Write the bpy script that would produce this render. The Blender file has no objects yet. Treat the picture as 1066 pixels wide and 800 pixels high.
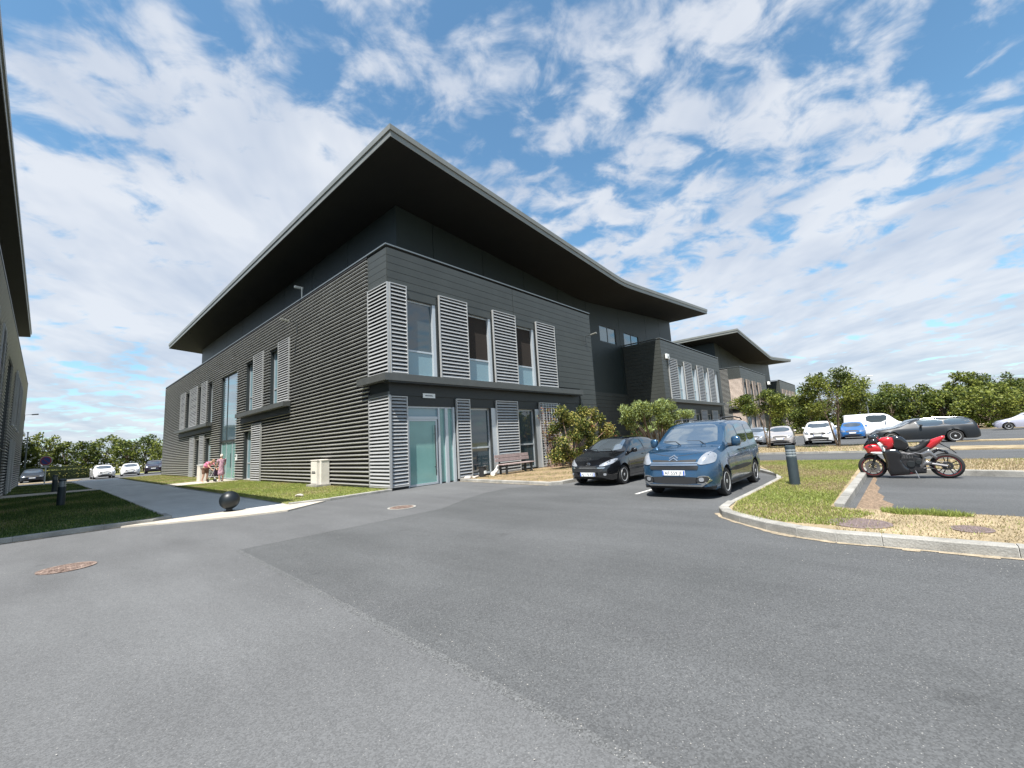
import bpy, bmesh, math, random
import numpy as np
from mathutils import Vector, Matrix
from mathutils.bvhtree import BVHTree
random.seed(7)
rng = np.random.default_rng(7)
D = bpy.data
COL = bpy.context.scene.collection
scene = bpy.context.scene
R = math.radians

# ------------------------------------------------------------------ camera
cam_d = D.cameras.new('camera'); cam = D.objects.new('camera', cam_d); COL.objects.link(cam)
scene.camera = cam
cam_d.sensor_fit = 'HORIZONTAL'; cam_d.sensor_width = 36.0
cam_d.lens = 435.67 / 1066 * 36.0
cam_d.clip_start = 0.05; cam_d.clip_end = 6000
VX = (930, 436); VY = (47, 487); F = 435.67
def _ray(p): return Vector((p[0]-533, -(p[1]-400), -F)).normalized()
ax = _ray(VX); ay = _ray(VY); ay = (ay - ax*ax.dot(ay)).normalized(); az = ax.cross(ay)
RM = Matrix((ax, ay, az))
cam.matrix_world = Matrix.Translation((-8.42, -13.70, 1.55)) @ RM.to_4x4()

# ------------------------------------------------------------------ world + sun
SUN = Vector((0.49, 0.20, -1.0)).normalized()      # direction light travels
elev = math.asin(-SUN.z); azim = math.atan2(-SUN.x, -SUN.y)   # compass angle from +Y towards +X
w = D.worlds.new('World'); scene.world = w; w.use_nodes = True
nt = w.node_tree; nt.nodes.clear(); N = nt.nodes; L = nt.links
out = N.new('ShaderNodeOutputWorld')
sky = N.new('ShaderNodeTexSky'); sky.sky_type = 'NISHITA'; sky.sun_disc = False
sky.sun_elevation = elev; sky.sun_rotation = azim; sky.air_density = 1.0; sky.dust_density = 0.6; sky.ozone_density = 2.5
def nd(t, **k):
    n = N.new(t)
    for a, b in k.items():
        if a.startswith('i_'):
            key = a[2:]; key = int(key) if key.isdigit() else key.replace('_', ' ')
            n.inputs[key].default_value = b
        else: setattr(n, a, b)
    return n
def mth(op, a, b=None, c=None, clamp=False):
    n = N.new('ShaderNodeMath'); n.operation = op; n.use_clamp = clamp
    for i, v in enumerate((a, b, c)):
        if v is None: continue
        if isinstance(v, (int, float)): n.inputs[i].default_value = v
        else: L.new(v, n.inputs[i])
    return n.outputs[0]
tc = nd('ShaderNodeTexCoord'); sep = nd('ShaderNodeSeparateXYZ'); L.new(tc.outputs['Generated'], sep.inputs[0])
zc = mth('MAXIMUM', sep.outputs[2], 0.0); zd = mth('ADD', zc, 0.16)
px = mth('DIVIDE', sep.outputs[0], zd); py = mth('DIVIDE', sep.outputs[1], zd)
cmb = nd('ShaderNodeCombineXYZ'); L.new(px, cmb.inputs[0]); L.new(py, cmb.inputs[1])
rot = nd('ShaderNodeMapping'); rot.inputs['Rotation'].default_value = (0, 0, R(-52)); L.new(cmb.outputs[0], rot.inputs[0])
def noise(vec, scale, det, rough, dist=0.0, loc=(0,0,0), sc=(1,1,1), lac=2.0):
    m = nd('ShaderNodeMapping'); m.inputs['Location'].default_value = loc; m.inputs['Scale'].default_value = sc
    L.new(vec, m.inputs[0])
    n = nd('ShaderNodeTexNoise'); n.inputs['Scale'].default_value = scale; n.inputs['Detail'].default_value = det
    n.inputs['Roughness'].default_value = rough; n.inputs['Distortion'].default_value = dist; n.inputs['Lacunarity'].default_value = lac
    L.new(m.outputs[0], n.inputs['Vector']); return n.outputs['Fac']
v = rot.outputs[0]
big = noise(v, 1.3, 2, .5, .2, (5.3, 2.1, 0))
mid = noise(v, 4.6, 5, .52, .55, (1.7, 4.2, 0), (0.95, 1.05, 1))
cells = noise(v, 10.0, 5, .58, .4, (9.0, 3.0, 0), (1.0, .8, 1))
s = mth('ADD', mth('MULTIPLY', big, 0.26), mth('ADD', mth('MULTIPLY', mid, 0.88), mth('MULTIPLY', cells, 0.80)))
low = mth('MULTIPLY', mth('SUBTRACT', 1.0, mth('MULTIPLY', zc, 1.9), None, True), 0.16)
s = mth('ADD', s, low)
def bank(d, w0, amt, s):      # a cloud bank: more cover round one bearing of the sky
    vm = nd('ShaderNodeVectorMath'); vm.operation = 'DOT_PRODUCT'; L.new(tc.outputs['Generated'], vm.inputs[0]); vm.inputs[1].default_value = d
    m_ = nd('ShaderNodeMapRange'); m_.interpolation_type = 'SMOOTHSTEP'; m_.inputs['From Min'].default_value = w0; m_.inputs['From Max'].default_value = 1.0; m_.inputs['To Max'].default_value = amt
    L.new(vm.outputs['Value'], m_.inputs['Value']); return mth('ADD', s, m_.outputs[0])
s = bank(RM @ _ray((215, 225)), .94, .26, s)
s = bank(RM @ _ray((130, 110)), .96, -.10, s)
s = bank(RM @ _ray((860, 330)), .95, .12, s)
mr = nd('ShaderNodeMapRange'); mr.interpolation_type = 'SMOOTHSTEP'; mr.inputs['From Min'].default_value = 0.85; mr.inputs['From Max'].default_value = 1.13
L.new(s, mr.inputs['Value'])
thick = noise(v, 2.6, 4, .6, .2, (3.3, 8.8, 0), (0.6, 1, 1))
# cloud colour: bright white to pale grey-blue with the thickness
cr = nd('ShaderNodeValToRGB'); cr.color_ramp.elements[0].position = .35; cr.color_ramp.elements[0].color = (0.60, 0.68, 0.82, 1)
cr.color_ramp.elements[1].position = .62; cr.color_ramp.elements[1].color = (0.86, 0.90, 0.97, 1)
L.new(thick, cr.inputs[0])
cl = nd('ShaderNodeBackground'); CLOUD_BG = cl; cl.inputs[1].default_value = 0.46; L.new(cr.outputs[0], cl.inputs[0])
sk = nd('ShaderNodeBackground'); sk.inputs[1].default_value = 0.092
hs = nd('ShaderNodeHueSaturation'); hs.inputs['Saturation'].default_value = 1.0; L.new(sky.outputs[0], hs.inputs['Color']); 
tint = nd('ShaderNodeMix'); tint.data_type = 'RGBA'; tint.blend_type = 'MULTIPLY'; tint.inputs[0].default_value = 1; tint.inputs[7].default_value = (.86, 1.13, 1.10, 1); L.new(hs.outputs[0], tint.inputs[6]); L.new(tint.outputs[2], sk.inputs[0])
fac = mth('MULTIPLY', mr.outputs[0], 0.93)
hz = mth('MULTIPLY', mth('SUBTRACT', 1.0, mth('MULTIPLY', zc, 4.5), None, True), 0.55)
fac = mth('MAXIMUM', fac, hz)
mx = nd('ShaderNodeMixShader'); L.new(fac, mx.inputs[0]); L.new(sk.outputs[0], mx.inputs[1]); L.new(cl.outputs[0], mx.inputs[2])
L.new(mx.outputs[0], out.inputs[0])

sd = D.lights.new('sun', 'SUN'); so = D.objects.new('sun', sd); COL.objects.link(so)
sd.energy = 4.8; sd.angle = R(0.55); sd.color = (1.0, 0.955, 0.89)
so.rotation_euler = SUN.to_track_quat('-Z', 'Y').to_euler(); so.location = (-10, -10, 60)

scene.view_settings.view_transform = 'Standard'; scene.view_settings.look = 'None'
scene.view_settings.exposure = 1.05; scene.view_settings.gamma = 1.0; scene.view_settings.use_curve_mapping = False

# ------------------------------------------------------------------ materials
def mat(name, col, rough=.6, metal=0., coat=0., spec=.5, var=.0, vscale=3., bump=0., bscale=40., col2=None, fscale=None, fvar=0.):
    m = D.materials.new(name); m.use_nodes = True; t = m.node_tree; b = t.nodes['Principled BSDF']
    b.inputs['Base Color'].default_value = (*col, 1); b.inputs['Roughness'].default_value = rough
    b.inputs['Metallic'].default_value = metal; b.inputs['Coat Weight'].default_value = coat; b.inputs['Coat Roughness'].default_value = .04
    b.inputs['Specular IOR Level'].default_value = spec
    if var or bump or col2 or fvar:
        c = t.nodes.new('ShaderNodeTexCoord')
        cur = None
        if var or col2:
            n = t.nodes.new('ShaderNodeTexNoise'); n.inputs['Scale'].default_value = vscale; n.inputs['Detail'].default_value = 5; n.inputs['Roughness'].default_value = .6
            t.links.new(c.outputs['Object'], n.inputs['Vector'])
            r = t.nodes.new('ShaderNodeValToRGB'); r.color_ramp.elements[0].position = .32; r.color_ramp.elements[1].position = .68
            a = col; d = col2 or col
            r.color_ramp.elements[0].color = (*[x*(1-var) for x in a], 1); r.color_ramp.elements[1].color = (*[min(1, x*(1+var)) for x in d], 1)
            t.links.new(n.outputs['Fac'], r.inputs[0]); cur = r.outputs[0]
        if fvar:
            n2 = t.nodes.new('ShaderNodeTexNoise'); n2.inputs['Scale'].default_value = fscale; n2.inputs['Detail'].default_value = 3
            t.links.new(c.outputs['Object'], n2.inputs['Vector'])
            mr = t.nodes.new('ShaderNodeMapRange'); mr.inputs['From Min'].default_value = .3; mr.inputs['From Max'].default_value = .7
            mr.inputs['To Min'].default_value = 1-fvar; mr.inputs['To Max'].default_value = 1+fvar; t.links.new(n2.outputs['Fac'], mr.inputs['Value'])
            mm = t.nodes.new('ShaderNodeMix'); mm.data_type = 'RGBA'; mm.blend_type = 'MULTIPLY'; mm.inputs[0].default_value = 1
            if cur: t.links.new(cur, mm.inputs[6])
            else: mm.inputs[6].default_value = (*col, 1)
            t.links.new(mr.outputs[0], mm.inputs[7]); cur = mm.outputs[2]
        if cur: t.links.new(cur, b.inputs['Base Color'])
        if bump:
            n3 = t.nodes.new('ShaderNodeTexNoise'); n3.inputs['Scale'].default_value = bscale; n3.inputs['Detail'].default_value = 4
            t.links.new(c.outputs['Object'], n3.inputs['Vector'])
            bp = t.nodes.new('ShaderNodeBump'); bp.inputs['Strength'].default_value = bump; bp.inputs['Distance'].default_value = .02
            t.links.new(n3.outputs['Fac'], bp.inputs['Height']); t.links.new(bp.outputs[0], b.inputs['Normal'])
    return m

def asphalt(name, dark, light, speck, specks):
    m = D.materials.new(name); m.use_nodes = True; t = m.node_tree; b = t.nodes['Principled BSDF']; n_ = t.nodes.new; l = t.links.new
    c = n_('ShaderNodeTexCoord')
    n1 = n_('ShaderNodeTexNoise'); n1.inputs['Scale'].default_value = .35; n1.inputs['Detail'].default_value = 3; n1.inputs['Roughness'].default_value = .5
    l(c.outputs['Object'], n1.inputs['Vector'])
    r = n_('ShaderNodeValToRGB'); r.color_ramp.elements[0].position = .3; r.color_ramp.elements[1].position = .72
    r.color_ramp.elements[0].color = (*dark, 1); r.color_ramp.elements[1].color = (*light, 1); l(n1.outputs['Fac'], r.inputs[0])
    # fine aggregate
    n2 = n_('ShaderNodeTexVoronoi'); n2.inputs['Scale'].default_value = 105; l(c.outputs['Object'], n2.inputs['Vector'])
    sp = n_('ShaderNodeSeparateColor'); l(n2.outputs['Color'], sp.inputs[0])
    mr = n_('ShaderNodeMapRange'); mr.inputs['To Min'].default_value = 1-speck; mr.inputs['To Max'].default_value = 1+speck; l(sp.outputs[0], mr.inputs['Value'])
    mm = n_('ShaderNodeMix'); mm.data_type = 'RGBA'; mm.blend_type = 'MULTIPLY'; mm.inputs[0].default_value = 1; l(r.outputs[0], mm.inputs[6]); l(mr.outputs[0], mm.inputs[7])
    # pale chips: rare bright cells
    gt = n_('ShaderNodeMath'); gt.operation = 'GREATER_THAN'; gt.inputs[1].default_value = specks; l(sp.outputs[1], gt.inputs[0])
    g2 = n_('ShaderNodeMath'); g2.operation = 'LESS_THAN'; g2.inputs[1].default_value = .35; l(n2.outputs['Distance'], g2.inputs[0])
    g3 = n_('ShaderNodeMath'); g3.operation = 'MULTIPLY'; l(gt.outputs[0], g3.inputs[0]); l(g2.outputs[0], g3.inputs[1])
    g4 = n_('ShaderNodeMath'); g4.operation = 'MULTIPLY'; l(g3.outputs[0], g4.inputs[0]); g4.inputs[1].default_value = .42
    m2 = n_('ShaderNodeMix'); m2.data_type = 'RGBA'; l(g4.outputs[0], m2.inputs[0]); l(mm.outputs[2], m2.inputs[6]); m2.inputs[7].default_value = (.42, .41, .38, 1)
    # streaky wear along the driving direction and darker stains
    mp = n_('ShaderNodeMapping'); mp.inputs['Scale'].default_value = (.5, .12, 1); mp.inputs['Rotation'].default_value = (0, 0, R(12)); l(c.outputs['Object'], mp.inputs[0])
    n4 = n_('ShaderNodeTexNoise'); n4.inputs['Scale'].default_value = 2.2; n4.inputs['Detail'].default_value = 5; n4.inputs['Roughness'].default_value = .65; l(mp.outputs[0], n4.inputs['Vector'])
    mr4 = n_('ShaderNodeMapRange'); mr4.inputs['From Min'].default_value = .3; mr4.inputs['From Max'].default_value = .7; mr4.inputs['To Min'].default_value = .86; mr4.inputs['To Max'].default_value = 1.12; l(n4.outputs['Fac'], mr4.inputs['Value'])
    m3 = n_('ShaderNodeMix'); m3.data_type = 'RGBA'; m3.blend_type = 'MULTIPLY'; m3.inputs[0].default_value = 1; l(m2.outputs[2], m3.inputs[6]); l(mr4.outputs[0], m3.inputs[7])
    # old oil drips: small dark blots
    n6 = n_('ShaderNodeTexNoise'); n6.inputs['Scale'].default_value = 1.7; n6.inputs['Detail'].default_value = 3; l(c.outputs['Object'], n6.inputs['Vector'])
    mr6 = n_('ShaderNodeMapRange'); mr6.inputs['From Min'].default_value = .68; mr6.inputs['From Max'].default_value = .80; mr6.inputs['To Min'].default_value = 1; mr6.inputs['To Max'].default_value = .72; l(n6.outputs['Fac'], mr6.inputs['Value'])
    m4 = n_('ShaderNodeMix'); m4.data_type = 'RGBA'; m4.blend_type = 'MULTIPLY'; m4.inputs[0].default_value = 1; l(m3.outputs[2], m4.inputs[6]); l(mr6.outputs[0], m4.inputs[7]); m3 = m4
    l(m3.outputs[2], b.inputs['Base Color']); b.inputs['Roughness'].default_value = .82; b.inputs['Specular IOR Level'].default_value = .35
    bp = n_('ShaderNodeBump'); bp.inputs['Strength'].default_value = .55; bp.inputs['Distance'].default_value = .006
    n5 = n_('ShaderNodeTexNoise'); n5.inputs['Scale'].default_value = 95; n5.inputs['Detail'].default_value = 2; l(c.outputs['Object'], n5.inputs['Vector'])
    l(n5.outputs['Fac'], bp.inputs['Height']); l(bp.outputs[0], b.inputs['Normal'])
    return m

def leafmat(name, col, trans=.35):
    m = D.materials.new(name); m.use_nodes = True; t = m.node_tree; b = t.nodes['Principled BSDF']; n_ = t.nodes.new; l = t.links.new
    g = n_('ShaderNodeNewGeometry'); 
    hv = n_('ShaderNodeHueSaturation'); hv.inputs['Color'].default_value = (*col, 1)
    mr = n_('ShaderNodeMapRange'); mr.inputs['To Min'].default_value = .6; mr.inputs['To Max'].default_value = 1.5; l(g.outputs['Random Per Island'], mr.inputs['Value']); l(mr.outputs[0], hv.inputs['Value'])
    l(hv.outputs[0], b.inputs['Base Color']); b.inputs['Roughness'].default_value = .5; b.inputs['Specular IOR Level'].default_value = .3
    tr = n_('ShaderNodeBsdfTranslucent'); l(hv.outputs[0], tr.inputs[0])
    mx = n_('ShaderNodeMixShader'); mx.inputs[0].default_value = trans; l(b.outputs[0], mx.inputs[1]); l(tr.outputs[0], mx.inputs[2])
    l(mx.outputs[0], t.nodes['Material Output'].inputs[0])
    return m

M = {}
M['asphalt_old'] = asphalt('asphalt_worn', (.090, .092, .095), (.114, .117, .120), .22, .985)
M['asphalt_new'] = asphalt('asphalt_dark', (.067, .070, .072), (.091, .094, .097), .28, .965)
M['path_asphalt'] = asphalt('asphalt_path', (.46, .46, .45), (.54, .54, .52), .2, .99)
M['concrete'] = mat('concrete_paving', (.42, .38, .32), .85, var=.15, vscale=1.5, bump=.3, bscale=60, fscale=90, fvar=.12)
M['kerb'] = mat('kerb_concrete', (.27, .262, .24), .85, var=.28, vscale=2.4, bump=.4, bscale=45, fscale=70, fvar=.16)
M['mortar'] = mat('kerb_mortar', (.46, .45, .42), .9, var=.1, bump=.3)
M['grit'] = mat('gutter_grit', (.30, .25, .18), .95, var=.35, vscale=9, bump=.6, bscale=80, fscale=120, fvar=.35)
M['soil'] = mat('dry_soil', (.24, .175, .10), .95, var=.3, vscale=3, bump=.6, bscale=30, fscale=60, fvar=.25)
M['lawn'] = mat('lawn_turf', (.15, .19, .05), .9, var=.3, vscale=1.6, bump=.8, bscale=40, col2=(.26, .24, .09), fscale=45, fvar=.35)
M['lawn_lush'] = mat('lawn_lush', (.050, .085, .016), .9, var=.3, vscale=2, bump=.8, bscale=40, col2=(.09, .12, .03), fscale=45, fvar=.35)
M['dry'] = mat('dry_grass', (.25, .195, .115), .95, var=.25, vscale=1.5, bump=.8, bscale=35, col2=(.32, .255, .16), fscale=40, fvar=.3)
M['field'] = mat('far_field', (.20, .19, .08), .95, var=.3, vscale=.05, bump=.3)
M['manhole'] = mat('rusty_iron', (.13, .075, .055), .85, var=.45, vscale=9, bump=.6, bscale=90, col2=(.20, .15, .125), fscale=50, fvar=.4)
M['manhole_gray'] = mat('old_iron', (.17, .13, .125), .8, var=.2, vscale=12, bump=.6, bscale=90)
M['paint'] = mat('road_paint', (.55, .55, .52), .8, var=.25, vscale=12, fscale=60, fvar=.25)
# building
M['plank'] = mat('cladding_board', (.056, .062, .058), .45, metal=.2, var=.10, vscale=.8, spec=.5)
M['rib'] = mat('cladding_rib', (.30, .30, .285), .42, metal=.2, var=.08, vscale=.7)
M['backing'] = mat('cladding_backing', (.012, .012, .013), .8)
M['upper'] = mat('upper_cladding', (.014, .022, .022), .5, metal=.1, var=.12, vscale=.5)
M['recess'] = mat('recess_cladding', (.040, .046, .043), .5, metal=.1, var=.1, vscale=.7)
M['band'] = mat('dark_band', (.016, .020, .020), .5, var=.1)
M['fascia'] = mat('roof_edge_metal', (.215, .22, .20), .42, metal=.3, var=.08, vscale=1.2)
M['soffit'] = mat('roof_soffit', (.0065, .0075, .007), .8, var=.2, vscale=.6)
M['ledge'] = mat('ledge_metal', (.10, .105, .10), .45, metal=.4, var=.08)
M['cap'] = mat('parapet_cap', (.22, .24, .24), .35, metal=.6)
M['alu'] = mat('louvre_aluminium', (.40, .405, .40), .42, metal=.3, var=.06, vscale=2)
M['alu_tan'] = mat('louvre_weathered', (.46, .38, .32), .5, metal=.25, var=.12, vscale=2)
M['frame'] = mat('window_frame', (.46, .50, .53), .35, metal=.3)
M['frame_dark'] = mat('window_frame_dark', (.05, .055, .055), .4, metal=.3)
M['glass'] = mat('window_glass', (.035, .055, .065), .03, spec=.9, coat=.6)
M['glass_green'] = mat('frosted_glass', (.16, .31, .29), .22, spec=.7, coat=.5, var=.08, vscale=1.2)
M['glass_sky'] = mat('curtain_glass', (.10, .17, .20), .03, metal=.35, spec=1.0, coat=.8)
M['glass_film'] = mat('filmed_glass', (.17, .27, .31), .18, spec=.8, coat=.5)
M['interior'] = mat('window_interior', (.020, .014, .010), .9)
M['plate_white'] = mat('white_plate', (.72, .75, .74), .5)
M['glyph'] = mat('dark_lettering', (.03, .035, .05), .6)
M['dark_metal'] = mat('dark_metal', (.03, .035, .038), .45, metal=.4)
M['ball'] = mat('black_painted_ball', (.007, .011, .014), .42, spec=.45)
M['bollard'] = mat('bollard_paint', (.028, .042, .050), .5, var=.12, vscale=6)
M['bollard_ring'] = mat('bollard_ring', (.30, .34, .36), .45, metal=.3)
M['utility'] = mat('utility_cabinet', (.60, .57, .52), .7, var=.08, vscale=3, bump=.1)
M['wood_bench'] = mat('bench_slat', (.30, .235, .225), .7, var=.15, vscale=6)
M['pvc'] = mat('white_pipe', (.70, .69, .66), .5, var=.05)
M['stone'] = mat('pale_stone', (.42, .38, .34), .9, var=.25, bump=.5)
M['bark'] = mat('bark', (.13, .10, .075), .95, var=.3, vscale=14, bump=.8, bscale=30)
M['twig'] = mat('dry_twig', (.30, .20, .16), .9, var=.2)
M['l_a'] = leafmat('leaf_mid', (.100, .130, .026)); M['l_b'] = leafmat('leaf_dark', (.035, .056, .014)); M['l_c'] = leafmat('leaf_light', (.20, .225, .045))
M['l_y'] = leafmat('leaf_yellow', (.34, .31, .09)); M['l_r'] = leafmat('leaf_red', (.24, .10, .06)); M['l_p'] = leafmat('leaf_pale', (.27, .34, .15))
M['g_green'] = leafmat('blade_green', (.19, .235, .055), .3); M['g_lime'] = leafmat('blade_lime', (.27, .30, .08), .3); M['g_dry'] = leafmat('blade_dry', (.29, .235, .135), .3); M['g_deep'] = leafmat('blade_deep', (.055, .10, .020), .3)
M['hedge'] = mat('hedge_core', (.02, .032, .010), .95)

# ------------------------------------------------------------------ mesh helpers
class MB:
    def __init__(s): s.v = []; s.f = []; s.mi = []
    def quad(s, pts, mi=0):
        n = len(s.v); s.v += [tuple(p) for p in pts]; s.f.append(tuple(range(n, n+len(pts)))); s.mi.append(mi)
    def add(s, vs, fs, mi=0):
        n = len(s.v); s.v += [tuple(p) for p in vs]
        for f in fs: s.f.append(tuple(i+n for i in f)); s.mi.append(mi)
    def box(s, x0, x1, y0, y1, z0, z1, mi=0, T=None):
        vs = [(x, y, z) for x in (x0, x1) for y in (y0, y1) for z in (z0, z1)]
        if T: vs = [T(*p) for p in vs]
        s.add(vs, [(0,1,3,2),(4,6,7,5),(0,4,5,1),(2,3,7,6),(0,2,6,4),(1,5,7,3)], mi)
    def prism(s, poly, fn, a, b, mi=0):      # poly of 2D points; fn(p, t) -> 3D, t = a, b
        n = len(poly); vs = [fn(p, a) for p in poly] + [fn(p, b) for p in poly]
        s.add(vs, [tuple(range(n-1, -1, -1)), tuple(range(n, 2*n))] + [(i, (i+1) % n, n+(i+1) % n, n+i) for i in range(n)], mi)
    def tube(s, pts, rads, seg=8, mi=0, cap=True):
        pts = [Vector(p) for p in pts]
        if isinstance(rads, (int, float)): rads = [rads]*len(pts)
        base = len(s.v); up = None
        for i, p in enumerate(pts):
            d = (pts[min(i+1, len(pts)-1)] - pts[max(i-1, 0)]).normalized()
            if up is None: up = Vector((0,0,1)) if abs(d.z) < .9 else Vector((1,0,0))
            a = d.cross(up).normalized(); b = d.cross(a).normalized(); up = -b if b.length else up
            up = a.cross(d).normalized()
            for k in range(seg):
                t = 2*math.pi*k/seg; q = p + (a*math.cos(t) + up*math.sin(t))*rads[i]; s.v.append(tuple(q))
        for i in range(len(pts)-1):
            for k in range(seg):
                s.f.append((base+i*seg+k, base+i*seg+(k+1) % seg, base+(i+1)*seg+(k+1) % seg, base+(i+1)*seg+k)); s.mi.append(mi)
        if cap:
            s.f.append(tuple(base+k for k in range(seg))); s.mi.append(mi)
            s.f.append(tuple(base+(len(pts)-1)*seg+k for k in range(seg-1, -1, -1))); s.mi.append(mi)
    def lathe(s, prof, seg=24, fn=None, mi=0, closed=False):   # prof (r, h)
        fn = fn or (lambda x, y, z: (x, y, z)); base = len(s.v); n = len(prof)
        for r, h in prof:
            for k in range(seg):
                t = 2*math.pi*k/seg; s.v.append(tuple(fn(r*math.cos(t), r*math.sin(t), h)))
        rng_ = range(n) if closed else range(n-1)
        for i in rng_:
            j = (i+1) % n
            for k in range(seg):
                s.f.append((base+i*seg+k, base+i*seg+(k+1) % seg, base+j*seg+(k+1) % seg, base+j*seg+k)); s.mi.append(mi)
        if not closed:
            if prof[0][0] > 1e-4: s.f.append(tuple(base+k for k in range(seg-1, -1, -1))); s.mi.append(mi)
            if prof[-1][0] > 1e-4: s.f.append(tuple(base+(n-1)*seg+k for k in range(seg))); s.mi.append(mi)
    def build(s, name, mats, parent=None, smooth=False, recalc=True, bevel=0, angle=35):
        me = D.meshes.new(name); me.from_pydata(s.v, [], s.f)
        if not isinstance(mats, (list, tuple)): mats = [mats]
        for m in mats: me.materials.append(m)
        me.polygons.foreach_set('material_index', s.mi)
        if recalc:
            b = bmesh.new(); b.from_mesh(me); bmesh.ops.remove_doubles(b, verts=b.verts, dist=1e-5); bmesh.ops.recalc_face_normals(b, faces=b.faces); b.to_mesh(me); b.free()
        if smooth:
            me.polygons.foreach_set('use_smooth', [True]*len(me.polygons)); me.set_sharp_from_angle(angle=R(angle))
        me.update(); o = D.objects.new(name, me); COL.objects.link(o)
        if parent: o.parent = parent
        if bevel:
            bv = o.modifiers.new('bevel', 'BEVEL'); bv.width = bevel; bv.segments = 2; bv.limit_method = 'ANGLE'
        return o

def tag(o, label=None, cat=None, group=None, kind=None):
    if label: o['label'] = label
    if cat: o['category'] = cat
    if group: o['group'] = group
    if kind: o['kind'] = kind
    return o
def empty(name, loc=(0,0,0), rz=0, label=None, cat=None, group=None):
    o = D.objects.new(name, None); COL.objects.link(o); o.location = loc; o.rotation_euler = (0, 0, rz); o.empty_display_size = .2
    return tag(o, label, cat, group)
def copy_tree(o, parent=None):
    c = o.copy(); COL.objects.link(c)
    if parent: c.parent = parent
    for ch in list(o.children): copy_tree(ch, c)
    return c
def poly_area_pts(poly): return poly
def tri_poly(mb, poly, z0, z1, mi=0):        # extruded ground polygon
    mb.prism(poly, lambda p, t: (p[0], p[1], t), z0, z1, mi)
def inside(x, y, poly):
    c = np.zeros(len(x), bool); n = len(poly)
    for i in range(n):
        x1, y1 = poly[i]; x2, y2 = poly[(i+1) % n]
        if y1 == y2: continue
        c ^= ((y1 > y) != (y2 > y)) & (x < (x2-x1)*(y-y1)/(y2-y1)+x1)
    return c
def text_mesh(txt, size, name, material, parent, mtx, extrude=.001):
    cu = D.curves.new(name, 'FONT'); cu.body = txt; cu.size = size; cu.align_x = 'CENTER'; cu.align_y = 'CENTER'; cu.extrude = extrude
    to = D.objects.new(name, cu); COL.objects.link(to)
    dg = bpy.context.evaluated_depsgraph_get(); dg.update()
    me = D.meshes.new_from_object(to.evaluated_get(dg)); D.objects.remove(to); D.curves.remove(cu)
    me.materials.clear(); me.materials.append(material)
    o = D.objects.new(name, me); COL.objects.link(o); me.transform(mtx)
    if parent: o.parent = parent
    return o
# ------------------------------------------------------------------ ground and paving
def sheet(name, poly, z, m, thick=.0):
    mb = MB(); tri_poly(mb, poly, z-.05 if not thick else z-thick, z); o = mb.build(name, m); tag(o, kind='structure'); return o
mb = MB(); mb.quad([(-2500,-2500,-.03),(2500,-2500,-.03),(2500,2500,-.03),(-2500,2500,-.03)]); tag(mb.build('ground', M['field'], recalc=False), kind='structure')
sheet('road', [(-70,-90),(60,-90),(62,-20),(60,3),(20,2),(4,2),(0,2),(-12,2),(-60,2)], 0, M['asphalt_old'])
sheet('parking_road', [(-30,46.5),(30,46.5),(40,66),(-40,66)], 0, M['asphalt_old'])
JOINT_FLIP = True
# newer, darker asphalt laid over the right half
seamp = [(-6.62,-60),(-6.50,-20),(-6.41,-12.65),(-6.33,-10.6),(-6.25,-8.6),(-6.15,-5.36),(-4.2,-5.33),(-1.86,-5.28),(-.4,-4.55),(.77,-4.1),(1.9,-4.0),(2.82,-4.6)]
sheet('car_park', seamp + [(2.9,-6.2),(59,-3),(60.5,-20),(58,-85),(-6.6,-85)], .004, M['asphalt_new'])
mb = MB()
for i in range(len(seamp)-2):      # crumbled joint
    a = Vector(seamp[i]); b = Vector(seamp[i+1]); n = max(1, int((b-a).length/.12)) if a.y > -22 else 1
    for k in range(n):
        p = a.lerp(b, k/n); q = a.lerp(b, (k+1)/n); d = (q-p).normalized(); nn = Vector((-d.y, d.x))
        if i == 0: continue
        w1 = .004+.004*random.random(); w2 = .06+.012*random.random()
        sd_ = 1 if True else -1; zA, zB = (.0052, .0008) if JOINT_FLIP else (.0008, .0052); mb.quad([(p.x-nn.x*w1, p.y-nn.y*w1, zA), (q.x-nn.x*w1, q.y-nn.y*w1, zA), (q.x+nn.x*w2, q.y+nn.y*w2, zB), (p.x+nn.x*w2, p.y+nn.y*w2, zB)])
tag(mb.build('road_joint', asphalt('joint_asphalt', (.085,.088,.090), (.105,.108,.110), .4, .95), recalc=False), kind='structure')

# the foot path between the buildings
sheet('path', [(-6.25,.2),(-3.4,-.25),(-3.35,22),(-3.3,46.6),(-6.6,46.6),(-6.4,30),(-6.3,26),(-6.2,10)], .03, M['path_asphalt'])
sheet('path', [(-10.05,20.8),(-6.2,20.8),(-6.2,24.6),(-10.05,25.8)], .034, M['concrete'])
sheet('path', [(-3.4,17.4),(-.02,17.0),(-.02,22.0),(-3.4,21.2)], .036, M['concrete'])
sheet('path', [(-6.35,.55),(-5.1,.62),(-3.35,.1),(-2.5,-.35),(-3.95,-1.3),(-5.0,-.95),(-6.3,-.15),(-7.1,.45)], .038, M['concrete'])

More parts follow.
